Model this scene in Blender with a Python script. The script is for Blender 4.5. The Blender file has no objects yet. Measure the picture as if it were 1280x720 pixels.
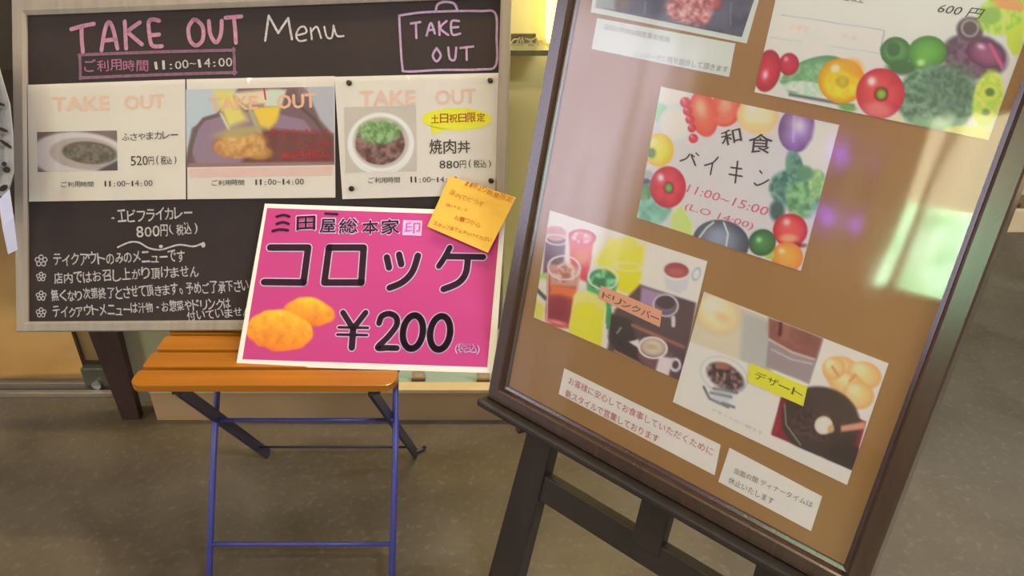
import bpy, bmesh, math, random
import numpy as np
from mathutils import Vector, Matrix
random.seed(4)
SC = bpy.context.scene
COL = SC.collection

# ------------------------------------------------------------------ camera
CAM_H = 1.2; FPX = 923.0; PITCH = math.atan(510/923.0)
cam_d = bpy.data.cameras.new('camera'); cam = bpy.data.objects.new('camera', cam_d); COL.objects.link(cam)
cam_d.sensor_width = 36; cam_d.lens = 36*FPX/1280; cam_d.clip_start = .02
cam.location = (0, 0, CAM_H); cam.rotation_euler = (math.pi/2-PITCH, 0, 0)
SC.camera = cam
# ------------------------------------------------------------------ world, exposure, lights
SC.view_settings.view_transform = 'Standard'; SC.view_settings.look = 'None'
SC.view_settings.gamma = 1; SC.view_settings.use_curve_mapping = False
SC.view_settings.exposure = -0.12
w = bpy.data.worlds.new('world'); SC.world = w; w.use_nodes = True
w.node_tree.nodes['Background'].inputs[0].default_value = (1, .93, .82, 1)
w.node_tree.nodes['Background'].inputs[1].default_value = .15
def area(name, loc, sx, sy, power, col, target=None):
    l = bpy.data.lights.new(name, 'AREA'); l.shape = 'RECTANGLE'; l.size = sx; l.size_y = sy
    l.energy = power; l.color = col
    o = bpy.data.objects.new(name, l); COL.objects.link(o); o.location = loc
    if target is not None:
        o.rotation_euler = (Vector(target)-Vector(loc)).to_track_quat('-Z', 'Y').to_euler()
    return o
CEIL = 2.75
WARM = (1, .76, .50); NEUT = (.78, .87, 1)
LAMPS = [(-1.7, -.35, 11.2, WARM), (-.35, -.35, 10.0, WARM), (1.5, -.9, 66, NEUT), (-2.8, .7, 9, WARM), (2.8, .9, 64, NEUT)]  # added lamps out of view, placed and tuned to light both sides
LNAMES = ['behind the viewer, left', 'above the viewer', 'behind the viewer, right', 'over the left doorway', 'over the grey floor at the right']
for i, (x, y, p, c) in enumerate(LAMPS):
    area('added_lamp_light', (x, y, CEIL-.035), .9, .3, p, c)
area('case_light', (-.1, 1.72, 1.9), .9, .06, 18.0, (1, .80, .42), (-.1, 1.75, 0))   # strip lamp in the lit display case

# ------------------------------------------------------------------ projection helpers
th = PITCH; c_, s_ = math.cos(th), math.sin(th)
CP = np.array([0, 0, CAM_H]); R_ = np.array([1., 0, 0]); D_ = np.array([0, -s_, -c_]); F_ = np.array([0, c_, -s_])
def ray(x, y): return (x-640)*R_+(y-360)*D_+FPX*F_
def atZ(x, y, Z): return CP+ray(x, y)*Z/FPX
def atH(x, y, z=0.): r = ray(x, y); return CP+r*(z-CAM_H)/r[2]
def atY(x, y, Y): r = ray(x, y); return CP+r*Y/r[1]
def projV(P): v = P-CP; k = v@F_; return 640+FPX*(v@R_)/k, 360+FPX*(v@D_)/k
def nrm(v): return v/np.linalg.norm(v)
class Surf:
    """a flat surface: origin, right and up directions; n points at the viewer"""
    def __init__(s, P0, d1, d2):
        s.P = np.array(P0, float); s.d1 = nrm(np.array(d1, float))
        d2 = np.array(d2, float); s.d2 = nrm(d2-s.d1*(d2@s.d1)); s.n = np.cross(s.d1, s.d2)
    def uv(s, x, y):
        r = ray(x, y); Q = CP+r*((s.P-CP)@s.n)/(r@s.n)-s.P
        return np.array([Q@s.d1, Q@s.d2])
    def w(s, uv, off=0.): return s.P+uv[0]*s.d1+uv[1]*s.d2+off*s.n
    def lift(s, off): t = Surf(s.P+s.n*off, s.d1, s.d2); return t

# ------------------------------------------------------------------ materials
def lin(c):
    c = np.asarray(c, float)/255.
    return np.where(c <= .04045, c/12.92, ((c+.055)/1.055)**2.4)
# light reaching each surface group: seen white of white paper -> albedo = seen / light
LB = np.array([0.86, 0.72, 0.54])     # chalkboard side
LR = np.array([0.74, 0.66, 0.62])     # poster board side
LF = np.array([0.45, 0.38, 0.30])     # floor and low things
def alb(c, L=LB): return np.clip(lin(c)/L, .002, .93)
_m = {}
def mat(name, col, L=None, rough=.6, metal=0, noise=0, nscale=20, bump=0, bscale=60, coat=0, emit=0, stretch=None, spec=.5, col2=None, dist=0):
    if name in _m: return _m[name]
    m = bpy.data.materials.new(name); m.use_nodes = True; nt = m.node_tree; b = nt.nodes['Principled BSDF']
    a = lin(col) if L is None else alb(col, L)
    b.inputs['Base Color'].default_value = (*a, 1); b.inputs['Roughness'].default_value = rough
    b.inputs['Metallic'].default_value = metal; b.inputs['Coat Weight'].default_value = coat
    b.inputs['Coat Roughness'].default_value = .1; b.inputs['Specular IOR Level'].default_value = spec
    if emit: b.inputs['Emission Color'].default_value = (*a, 1); b.inputs['Emission Strength'].default_value = emit
    tc = nt.nodes.new('ShaderNodeTexCoord'); mp = nt.nodes.new('ShaderNodeMapping'); nt.links.new(tc.outputs['Object'], mp.inputs[0])
    if stretch: mp.inputs['Scale'].default_value = stretch
    if noise:
        n = nt.nodes.new('ShaderNodeTexNoise'); n.inputs['Scale'].default_value = nscale; n.inputs['Detail'].default_value = 6; n.inputs['Distortion'].default_value = dist
        nt.links.new(mp.outputs[0], n.inputs['Vector'])
        r = nt.nodes.new('ShaderNodeValToRGB'); e = r.color_ramp.elements
        e[0].position = .3; e[1].position = .7
        lo = a*(1-noise); hi = np.clip(a*(1+noise), 0, .95)
        if col2 is not None: hi = lin(col2) if L is None else alb(col2, L); lo = a
        e[0].color = (*lo, 1); e[1].color = (*hi, 1)
        nt.links.new(n.outputs[0], r.inputs[0]); nt.links.new(r.outputs[0], b.inputs['Base Color'])
    if bump:
        n2 = nt.nodes.new('ShaderNodeTexNoise'); n2.inputs['Scale'].default_value = bscale; n2.inputs['Detail'].default_value = 4
        nt.links.new(mp.outputs[0], n2.inputs['Vector'])
        bp = nt.nodes.new('ShaderNodeBump'); bp.inputs['Strength'].default_value = bump; bp.inputs['Distance'].default_value = .004
        nt.links.new(n2.outputs[0], bp.inputs['Height']); nt.links.new(bp.outputs[0], b.inputs['Normal'])
    _m[name] = m; return m
def glass_mat(name, ior=1.6, rough=.02, bump=0, scale=(1, 1, 1), bs=6, tint=(1, 1, 1)):
    if name in _m: return _m[name]
    m = bpy.data.materials.new(name); m.use_nodes = True; nt = m.node_tree; nt.nodes.clear()
    o = nt.nodes.new('ShaderNodeOutputMaterial'); mx = nt.nodes.new('ShaderNodeMixShader'); f = nt.nodes.new('ShaderNodeFresnel')
    t = nt.nodes.new('ShaderNodeBsdfTransparent'); g = nt.nodes.new('ShaderNodeBsdfGlossy')
    t.inputs[0].default_value = (*tint, 1); f.inputs['IOR'].default_value = ior; g.inputs['Roughness'].default_value = rough
    ge = nt.nodes.new('ShaderNodeNewGeometry'); mi = nt.nodes.new('ShaderNodeMapRange'); mi.inputs[3].default_value = ior; mi.inputs[4].default_value = 1/ior
    nt.links.new(ge.outputs['Backfacing'], mi.inputs[0]); nt.links.new(mi.outputs[0], f.inputs['IOR'])
    nt.links.new(f.outputs[0], mx.inputs[0]); nt.links.new(t.outputs[0], mx.inputs[1]); nt.links.new(g.outputs[0], mx.inputs[2]); nt.links.new(mx.outputs[0], o.inputs[0])
    if bump:
        tc = nt.nodes.new('ShaderNodeTexCoord'); mp = nt.nodes.new('ShaderNodeMapping'); mp.inputs['Scale'].default_value = scale
        nt.links.new(tc.outputs['Object'], mp.inputs[0])
        n2 = nt.nodes.new('ShaderNodeTexNoise'); n2.inputs['Scale'].default_value = bs; n2.inputs['Detail'].default_value = .5
        nt.links.new(mp.outputs[0], n2.inputs['Vector'])
        bp = nt.nodes.new('ShaderNodeBump'); bp.inputs['Strength'].default_value = bump; bp.inputs['Distance'].default_value = .01
        nt.links.new(n2.outputs[0], bp.inputs['Height'])
        if name == 'poster film':      # the film is wavy towards its left edge, flat on the right
            sp = nt.nodes.new('ShaderNodeSeparateXYZ'); nt.links.new(tc.outputs['Object'], sp.inputs[0])
            mr = nt.nodes.new('ShaderNodeMapRange'); mr.inputs[1].default_value = .05; mr.inputs[2].default_value = .34; mr.inputs[3].default_value = bump; mr.inputs[4].default_value = .012
            nt.links.new(sp.outputs[0], mr.inputs[0]); nt.links.new(mr.outputs[0], bp.inputs['Strength'])
            mr2 = nt.nodes.new('ShaderNodeMapRange'); mr2.inputs[1].default_value = .05; mr2.inputs[2].default_value = .34; mr2.inputs[3].default_value = .13; mr2.inputs[4].default_value = .02
            nt.links.new(sp.outputs[0], mr2.inputs[0]); nt.links.new(mr2.outputs[0], g.inputs['Roughness'])
        nt.links.new(bp.outputs[0], g.inputs['Normal'])
    _m[name] = m; return m
def print_mat():
    if 'print' in _m: return _m['print']
    m = bpy.data.materials.new('printed picture'); m.use_nodes = True; nt = m.node_tree; b = nt.nodes['Principled BSDF']
    at = nt.nodes.new('ShaderNodeAttribute'); at.attribute_name = 'Col'; nt.links.new(at.outputs['Color'], b.inputs['Base Color'])
    b.inputs['Roughness'].default_value = .55; _m['print'] = m; return m

# ------------------------------------------------------------------ objects
def link(name, me, m, parent=None):
    o = bpy.data.objects.new(name, me); COL.objects.link(o)
    if m is not None: me.materials.append(m)
    if parent is not None: o.parent = parent
    return o
def thing(name, label, cat, loc, S=None, group=None):
    """Empty at the base of a thing; children are authored in world space"""
    o = bpy.data.objects.new(name, None); COL.objects.link(o); o.empty_display_size = .05
    M = Matrix.Identity(4)
    if S is not None:
        for r in range(3):
            M[r][0] = S.d1[r]; M[r][1] = -S.n[r]; M[r][2] = S.d2[r]
    M.translation = Vector(loc); o.matrix_world = M
    tag(o, label, cat, group); WORLD[o.name] = M
    return o
WORLD = {}
def tag(o, label=None, cat=None, group=None, kind=None):
    if label: o['label'] = label
    if cat: o['category'] = cat
    if group: o['group'] = group
    if kind: o['kind'] = kind
    return o
def root_of(p):
    while p.parent is not None: p = p.parent
    return p
def inv_of(parent):
    M = Matrix.Identity(4); p = parent
    r = root_of(parent)
    return (WORLD[r.name] if r.name in WORLD else Matrix.Identity(4)).inverted()
def build(name, V, Fc, m, parent=None, smooth=False, bevel=0, origin=None):
    V = np.asarray(V, float).reshape(-1, 3)
    if parent is not None: Mi = np.array(inv_of(parent))
    else:
        if origin is None: origin = np.array([(V[:, 0].min()+V[:, 0].max())/2, (V[:, 1].min()+V[:, 1].max())/2, V[:, 2].min()])
        Mi = np.eye(4); Mi[:3, 3] = -np.asarray(origin)
    L = V@Mi[:3, :3].T+Mi[:3, 3]
    me = bpy.data.meshes.new(name); me.from_pydata(L.tolist(), [], [list(f) for f in Fc])
    bm = bmesh.new(); bm.from_mesh(me); bmesh.ops.recalc_face_normals(bm, faces=bm.faces)
    if bevel:
        es = [e for e in bm.edges if len(e.link_faces) == 2 and e.calc_face_angle(0) > .5]
        bmesh.ops.bevel(bm, geom=es, offset=bevel, segments=2, affect='EDGES', profile=.6)
    bm.to_mesh(me); bm.free()
    if smooth: me.shade_smooth()
    o = link(name, me, m, parent)
    if parent is None:
        o.location = Vector(origin); WORLD[o.name] = Matrix.Translation(Vector(origin))
    return o
class MB:
    def __init__(s): s.V = []; s.F = []
    def add(s, V, Fc):
        k = len(s.V); s.V += [tuple(v) for v in V]; s.F += [tuple(i+k for i in f) for f in Fc]; return s
    def box(s, a, b):
        x0, y0, z0 = a; x1, y1, z1 = b
        return s.add([(x0, y0, z0), (x1, y0, z0), (x1, y1, z0), (x0, y1, z0), (x0, y0, z1), (x1, y0, z1), (x1, y1, z1), (x0, y1, z1)],
                     [(0, 3, 2, 1), (4, 5, 6, 7), (0, 1, 5, 4), (1, 2, 6, 5), (2, 3, 7, 6), (3, 0, 4, 7)])
    def loft(s, rings, cap=True):
        n = len(rings[0]); V = [p for r in rings for p in r]; Fc = []
        for i in range(len(rings)-1):
            for j in range(n): Fc.append((i*n+j, i*n+(j+1) % n, (i+1)*n+(j+1) % n, (i+1)*n+j))
        if cap: Fc += [tuple(range(n-1, -1, -1)), tuple((len(rings)-1)*n+j for j in range(n))]
        return s.add(V, Fc)
    def bar(s, a, b, wx, wy, side=None):
        a = np.array(a, float); b = np.array(b, float); d = nrm(b-a)
        if side is None: side = np.array([1., 0, 0])
        sd = nrm(np.array(side)-d*(np.array(side)@d)); t = np.cross(d, sd)
        R = [[p+sd*wx/2*i+t*wy/2*j for i, j in ((-1, -1), (1, -1), (1, 1), (-1, 1))] for p in (a, b)]
        return s.loft(R)
    def tube(s, pts, r, n=10):
        pts = [np.array(p, float) for p in pts]; rings = []; up = None
        for i, p in enumerate(pts):
            d = nrm(pts[min(i+1, len(pts)-1)]-pts[max(i-1, 0)])
            if up is None: up = np.array([0, 0, 1.]) if abs(d[2]) < .9 else np.array([1., 0, 0])
            a = nrm(np.cross(d, up)); b = np.cross(a, d)
            rr = r[i] if isinstance(r, (list, tuple)) else r
            rings.append([p+rr*(math.cos(t)*a+math.sin(t)*b) for t in [2*math.pi*k/n for k in range(n)]])
        return s.loft(rings)
    def slab(s, S, uvs, o0, o1):
        n = len(uvs); V = [S.w(q, o0) for q in uvs]+[S.w(q, o1) for q in uvs]
        return s.add(V, [tuple(range(n)), tuple(range(2*n-1, n-1, -1))]+[(i, (i+1) % n, n+(i+1) % n, n+i) for i in range(n)])
    def build(s, name, m, parent=None, **k): return build(name, s.V, s.F, m, parent, **k)
def struct(name, mb, m, **k): return tag(mb.build(name, m, **k), kind='structure')
def px_quad(S, pts): return [S.uv(*p) for p in pts]

# ------------------------------------------------------------------ lettering
_tc = {}
def text_geo(body, bold=0., space=1., res=2):
    k = (body, bold, space, res)
    if k in _tc: return _tc[k]
    c = bpy.data.curves.new('t', 'FONT'); c.body = body; c.offset = bold; c.space_character = space; c.resolution_u = res; c.fill_mode = 'FRONT'
    o = bpy.data.objects.new('t', c); COL.objects.link(o)
    bpy.context.view_layer.update()
    me = bpy.data.meshes.new_from_object(o.evaluated_get(bpy.context.evaluated_depsgraph_get()))
    V = np.array([v.co[:2] for v in me.vertices]).reshape(-1, 2); Fc = [tuple(p.vertices) for p in me.polygons]
    bpy.data.objects.remove(o); bpy.data.curves.remove(c); bpy.data.meshes.remove(me)
    _tc[k] = (V, Fc); return _tc[k]
class Ink:
    """flat print / chalk collected into ONE lettering mesh on a surface; pixels give the places"""
    def __init__(s, S, off): s.S = S; s.off = off; s.V = []; s.F = []
    def put(s, UV, Fc, off=0):
        k = len(s.V); s.V += [s.S.w(q, s.off+off) for q in UV]; s.F += [tuple(i+k for i in f) for f in Fc]
    def text(s, body, a, b, h, bold=0., space=1., shear=0., off=0, res=2):
        if bold > .004:      # heavier pen: the same glyphs laid a hair to each side
            d = .36*bold*h
            for q_, (dx, dy) in enumerate(((-d, 0), (d, 0), (0, -d), (0, d))): s.text(body, (a[0]+dx, a[1]+dy), (b[0]+dx, b[1]+dy), h, 0, space, shear, off+q_*5e-5, res)
            return s
        V, Fc = text_geo(body, 0, space, res)
        if not len(V): return s
        A = s.S.uv(*a); B = s.S.uv(*b); T = s.S.uv(a[0], a[1]-h); L = np.linalg.norm(B-A)
        e1 = (B-A)/L; e2 = np.array([-e1[1], e1[0]]); hh = abs((T-A)@e2)
        mn = V.min(0); mx = V.max(0); X = (V[:, 0]-mn[0])/(mx[0]-mn[0])*L; Y = (V[:, 1]-mn[1])/(mx[1]-mn[1])*hh
        s.put([A+e1*(x+shear*y)+e2*y for x, y in zip(X, Y)], Fc, off); return s
    def hand(s, body, a, b, h, bold=.02, amp=1.0, off=0, shear=0):
        """one glyph after another with hand-written jitter"""
        n = len(body); rnd = random.Random(len(body)+int(a[0]))
        for i, ch in enumerate(body):
            if ch in ' 　': continue
            t0, t1 = (i+.06)/n, (i+.94)/n
            small = .62 if ch in 'ぃっょゃァィゥッャュョー・:。、' else 1.
            j = rnd.uniform(-1, 1)*amp
            A = (a[0]+(b[0]-a[0])*t0, a[1]+(b[1]-a[1])*t0+j); B = (a[0]+(b[0]-a[0])*t1, a[1]+(b[1]-a[1])*t1+j+rnd.uniform(-.8, .8)*amp)
            hh = h*small*rnd.uniform(.88, 1.08)
            if ch in 'ー-~～・': hh = max(1.2, h*.16); A = (A[0], A[1]-h*.4); B = (B[0], B[1]-h*.4)
            if ch in '1:。、・()': m_ = (A[0]+B[0])/2; q = (B[0]-A[0])*.2; A = (m_-q, A[1]); B = (m_+q, B[1])
            s.text(ch, A, B, hh, bold=bold, off=off, shear=shear)
        return s
    def stroke(s, pts, wd, off=0, taper=False, curve=True):
        """a round-capped ribbon along pixel points, width in pixels"""
        P = [np.array(p, float) for p in pts]
        if curve and len(P) > 2:
            Q = []
            for i in range(len(P)-1):
                p0, p1, p2, p3 = P[max(i-1, 0)], P[i], P[i+1], P[min(i+2, len(P)-1)]
                for t in np.linspace(0, 1, 6, endpoint=False):
                    Q.append(.5*((2*p1)+(-p0+p2)*t+(2*p0-5*p1+4*p2-p3)*t*t+(-p0+3*p1-3*p2+p3)*t**3))
            P = Q+[P[-1]]
        U = [s.S.uv(*p) for p in P]
        q = s.S.uv(P[0][0]+1, P[0][1]); sc = np.linalg.norm(q-U[0]); r = wd*sc/2
        # resolve as quads + discs at joints, all on one level with tiny steps to stay coplanar-safe
        for i in range(len(U)-1):
            d = U[i+1]-U[i]; L = np.linalg.norm(d)
            if L < 1e-7: continue
            d /= L; nn = np.array([-d[1], d[0]]); k = 1.
            s.put([U[i]-nn*r*k, U[i+1]-nn*r*k, U[i+1]+nn*r*k, U[i]+nn*r*k], [(0, 1, 2, 3)], off+(i % 2)*2e-6)
        for i in range(len(U)):
            if i in (0, len(U)-1) or not curve or True:
                s.put([U[i]+r*np.array([math.cos(t), math.sin(t)]) for t in [2*math.pi*k/10 for k in range(10)]], [tuple(range(10))], off+4e-6+(i % 2)*2e-6)
        return s
    def blob(s, cx, cy, rx, ry, ang=0, n=24, off=0):
        a = math.radians(ang)
        s.put([s.S.uv(cx+rx*math.cos(t)*math.cos(a)-ry*math.sin(t)*math.sin(a), cy+rx*math.cos(t)*math.sin(a)+ry*math.sin(t)*math.cos(a)) for t in [2*math.pi*k/n for k in range(n)]], [tuple(range(n-1, -1, -1))], off); return s
    def poly(s, pts, off=0): s.put([s.S.uv(*p) for p in pts], [tuple(range(len(pts)))], off); return s
    def build(s, m, parent, name='lettering', label=None):
        me_o = build(name, s.V, s.F, m, parent)
        if name != 'letter': me_o['kind'] = 'stuff'
        if label: me_o['label'] = label
        return me_o
def ink_mat(name, col, L): return mat(name, col, L, rough=.7, spec=.2)

# ------------------------------------------------------------------ printed pictures (colours per vertex on a fine grid)
class Pic:
    def __init__(s, S, quad, off, step=1.35):
        s.S = S; s.off = off
        U = [S.uv(*p) for p in quad]
        wpx = max(math.dist(quad[0], quad[1]), math.dist(quad[3], quad[2])); hpx = max(math.dist(quad[0], quad[3]), math.dist(quad[1], quad[2]))
        s.nx = max(2, int(wpx/step)); s.ny = max(2, int(hpx/step))
        a, b = np.meshgrid(np.linspace(0, 1, s.nx+1), np.linspace(0, 1, s.ny+1)); a = a.ravel()[:, None]; b = b.ravel()[:, None]
        q = (1-a)*(1-b)*U[0]+a*(1-b)*U[1]+a*b*U[2]+(1-a)*b*U[3]
        s.W = S.P+q[:, :1]*S.d1+q[:, 1:]*S.d2+off*S.n
        s.X, s.Y = projV(s.W); s.C = np.zeros((len(s.X), 3))+200.; s.a = a.ravel(); s.b = b.ravel()
    def fill(s, c): s.C[:] = c; return s
    def mix(s, m, c): m = np.clip(m, 0, 1)[:, None]; s.C = s.C*(1-m)+np.asarray(c, float)*m; return s
    def rel(s, cx, cy, rx, ry, ang=0):
        a = math.radians(ang); dx = s.X-cx; dy = s.Y-cy
        return (dx*math.cos(a)+dy*math.sin(a))/rx, (-dx*math.sin(a)+dy*math.cos(a))/ry
    def ell(s, cx, cy, rx, ry, ang, c, soft=1.2, al=1.):
        u, v = s.rel(cx, cy, rx, ry, ang); d = (np.sqrt(u*u+v*v)-1)*min(rx, ry)
        return s.mix(al*np.clip(.5-d/soft, 0, 1), c)
    def ring(s, cx, cy, rx, ry, ang, c, wd=2, soft=1.2, al=1.):
        u, v = s.rel(cx, cy, rx, ry, ang); d = np.abs((np.sqrt(u*u+v*v)-1)*min(rx, ry))-wd/2
        return s.mix(al*np.clip(.5-d/soft, 0, 1), c)
    def ball(s, cx, cy, rx, ry, ang, c, dark, hi=None, hx=-.35, hy=-.4, lobes=0, soft=1.5, hr=.22):
        u, v = s.rel(cx, cy, rx, ry, ang); r = np.sqrt(u*u+v*v)
        m = np.clip(.5-(r-1)*min(rx, ry)/soft, 0, 1)
        k = np.clip(r, 0, 1)**2.2
        if lobes: k = np.clip(k+.28*np.abs(np.sin(np.arctan2(v, u)*lobes/2))**6*(r > .15), 0, 1)
        col = np.asarray(c, float)*(1-k[:, None])+np.asarray(dark, float)*k[:, None]
        if hi is not None:
            h = np.exp(-((u-hx)**2+(v-hy)**2)/hr**2)[:, None]; col = col*(1-h)+np.asarray(hi, float)*h
        s.C = s.C*(1-m[:, None])+col*m[:, None]; return s
    def poly(s, pts, c, soft=1.2, al=1.):
        P = np.array(pts, float); n = len(P); ins = np.zeros(len(s.X), bool); d = np.full(len(s.X), 1e9)
        for i in range(n):
            x1, y1 = P[i]; x2, y2 = P[(i+1) % n]
            cr = ((y1 > s.Y) != (y2 > s.Y)) & (s.X < (x2-x1)*(s.Y-y1)/((y2-y1) if y2 != y1 else 1e-9)+x1); ins ^= cr
            t = np.clip(((s.X-x1)*(x2-x1)+(s.Y-y1)*(y2-y1))/((x2-x1)**2+(y2-y1)**2+1e-9), 0, 1)
            d = np.minimum(d, np.hypot(s.X-x1-t*(x2-x1), s.Y-y1-t*(y2-y1)))
        d = np.where(ins, -d, d); return s.mix(al*np.clip(.5-d/soft, 0, 1), c)
    def line(s, pts, wd, c, soft=1.2, al=1.):
        d = np.full(len(s.X), 1e9)
        for (x1, y1), (x2, y2) in zip(pts[:-1], pts[1:]):
            t = np.clip(((s.X-x1)*(x2-x1)+(s.Y-y1)*(y2-y1))/((x2-x1)**2+(y2-y1)**2+1e-9), 0, 1)
            d = np.minimum(d, np.hypot(s.X-x1-t*(x2-x1), s.Y-y1-t*(y2-y1)))
        return s.mix(al*np.clip(.5-(d-wd/2)/soft, 0, 1), c)
    def vn(s, sc, seed=0):
        x = s.X/sc+seed*17.3; y = s.Y/sc+seed*9.1; xi = np.floor(x); yi = np.floor(y); fx = x-xi; fy = y-yi
        fx = fx*fx*(3-2*fx); fy = fy*fy*(3-2*fy)
        def h(i, j): v = np.sin(i*127.1+j*311.7+seed*74.7)*43758.5453; return v-np.floor(v)
        return (h(xi, yi)*(1-fx)+h(xi+1, yi)*fx)*(1-fy)+(h(xi, yi+1)*(1-fx)+h(xi+1, yi+1)*fx)*fy
    def tex(s, cx, cy, rx, ry, ang, c1, c2, sc=3, seed=1, soft=1.5, al=1.):
        """blobby texture of two colours inside an ellipse"""
        u, v = s.rel(cx, cy, rx, ry, ang); m = np.clip(.5-(np.sqrt(u*u+v*v)-1)*min(rx, ry)/soft, 0, 1)
        n = np.clip((s.vn(sc, seed)*.65+s.vn(sc/2, seed+3)*.35-.3)/.4, 0, 1)[:, None]
        col = np.asarray(c1, float)*(1-n)+np.asarray(c2, float)*n; m = (m*al)[:, None]
        s.C = s.C*(1-m)+col*m; return s
    def build(s, parent, L, name='printed_picture', label=None):
        nx, ny = s.nx, s.ny; Fc = [(j*(nx+1)+i, (j+1)*(nx+1)+i, (j+1)*(nx+1)+i+1, j*(nx+1)+i+1) for j in range(ny) for i in range(nx)]
        Mi = np.array(inv_of(parent)); V = s.W@Mi[:3, :3].T+Mi[:3, 3]
        me = bpy.data.meshes.new(name); me.from_pydata(V.tolist(), [], Fc)
        ca = me.color_attributes.new('Col', 'FLOAT_COLOR', 'POINT')
        A = np.ones((len(V), 4), np.float32); A[:, :3] = np.clip(lin(np.clip(s.C, 0, 255))/L, .002, .93)
        ca.data.foreach_set('color', A.ravel())
        o = link(name, me, print_mat(), parent)
        if label: o['label'] = label
        return o

# =================================================================== THE SETTING
YW = 1.478           # front of the display plinth
XE = .62             # right end of the left display case
YF = 2.62            # front of the far display
XR = 5.2; XL = -5.0; YB = -2.2
m_floor = bpy.data.materials.new('concrete floor'); m_floor.use_nodes = True
nt = m_floor.node_tree; b = nt.nodes['Principled BSDF']; b.inputs['Roughness'].default_value = .42
tc = nt.nodes.new('ShaderNodeTexCoord')
n1 = nt.nodes.new('ShaderNodeTexNoise'); n1.inputs['Scale'].default_value = 3.2; n1.inputs['Detail'].default_value = 7; n1.inputs['Distortion'].default_value = .6
r1 = nt.nodes.new('ShaderNodeValToRGB'); r1.color_ramp.elements[0].position = .3; r1.color_ramp.elements[1].position = .72
r1.color_ramp.elements[0].color = (.085, .066, .046, 1); r1.color_ramp.elements[1].color = (.175, .148, .114, 1)
n2 = nt.nodes.new('ShaderNodeTexNoise'); n2.inputs['Scale'].default_value = 60; n2.inputs['Detail'].default_value = 5
r2 = nt.nodes.new('ShaderNodeValToRGB'); r2.color_ramp.elements[0].position = .55; r2.color_ramp.elements[1].position = .78
r2.color_ramp.elements[0].color = (0, 0, 0, 1); r2.color_ramp.elements[1].color = (.06, .056, .05, 1)
ad = nt.nodes.new('ShaderNodeMixRGB'); ad.blend_type = 'ADD'; ad.inputs[0].default_value = 1
for n in (n1, n2): nt.links.new(tc.outputs['Object'], n.inputs['Vector'])
nt.links.new(n1.outputs[0], r1.inputs[0]); nt.links.new(n2.outputs[0], r2.inputs[0])
nt.links.new(r1.outputs[0], ad.inputs[1]); nt.links.new(r2.outputs[0], ad.inputs[2]); nt.links.new(ad.outputs[0], b.inputs['Base Color'])
bp = nt.nodes.new('ShaderNodeBump'); bp.inputs['Strength'].default_value = .12; bp.inputs['Distance'].default_value = .003
nt.links.new(n2.outputs[0], bp.inputs['Height']); nt.links.new(bp.outputs[0], b.inputs['Normal'])
mb = MB(); mb.box((XL, YB, -.05), (XR, 5.0, 0)); struct('floor', mb, m_floor)
m_wall = mat('cream plaster', (225, 205, 175), rough=.85, noise=.04, nscale=4)
m_dark = mat('dark maroon panelling', (52, 36, 32), rough=.6, noise=.15, nscale=6)
mb = MB(); mb.box((XL, YB, CEIL), (XR, 5.0, CEIL+.06)); struct('ceiling', mb, mat('ceiling white', (225, 218, 205), rough=.9, noise=.03))
# left wall with a tall curtained window
mb = MB(); wy0, wy1, wz0, wz1 = -.75, .75, .45, 2.55
mb.box((XL-.1, YB, 0), (XL, wy0, CEIL)); mb.box((XL-.1, wy1, 0), (XL, 5.0, CEIL)); mb.box((XL-.1, wy0, 0), (XL, wy1, wz0)); mb.box((XL-.1, wy0, wz1), (XL, wy1, CEIL))
struct('wall_left', mb, m_wall)
m_curt = bpy.data.materials.new('streaky glow curtain'); m_curt.use_nodes = True; nt = m_curt.node_tree; b = nt.nodes['Principled BSDF']
tc = nt.nodes.new('ShaderNodeTexCoord'); mp = nt.nodes.new('ShaderNodeMapping'); mp.inputs['Scale'].default_value = (1, 11, .5)
nz = nt.nodes.new('ShaderNodeTexNoise'); nz.inputs['Scale'].default_value = 1.6; nz.inputs['Detail'].default_value = 3
rp = nt.nodes.new('ShaderNodeValToRGB'); rp.color_ramp.elements[0].position = .3; rp.color_ramp.elements[1].position = .7
rp.color_ramp.elements[0].color = (.14, .12, .18, 1); rp.color_ramp.elements[1].color = (.82, .80, 1, 1)  # light and dark streaks put into the glow for the film's reflection
nt.links.new(tc.outputs['Object'], mp.inputs[0]); nt.links.new(mp.outputs[0], nz.inputs['Vector']); nt.links.new(nz.outputs[0], rp.inputs[0])
nt.links.new(rp.outputs[0], b.inputs['Emission Color']); b.inputs['Emission Strength'].default_value = 6.0; b.inputs['Base Color'].default_value = (.6, .55, .6, 1)
V = []; Fc = []; N = 90
for i in range(N+1):
    y = wy0+(wy1-wy0)*i/N; x = XL-.05+.012*math.sin(i*1.1); V += [(x, y, wz0), (x, y, wz1)]
for i in range(N): Fc.append((2*i, 2*i+2, 2*i+3, 2*i+1))
tag(build('window_1', V, Fc, m_curt), kind='structure')
mb = MB()
for y in (wy0, 0, wy1): mb.box((XL-.03, y-.025, wz0), (XL+.02, y+.025, wz1))
for z in (wz0, wz1): mb.box((XL-.03, wy0, z-.025), (XL+.02, wy1, z+.025))
struct('trim_1', mb, mat('white window frame', (215, 212, 205), rough=.5, noise=.03))
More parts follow.
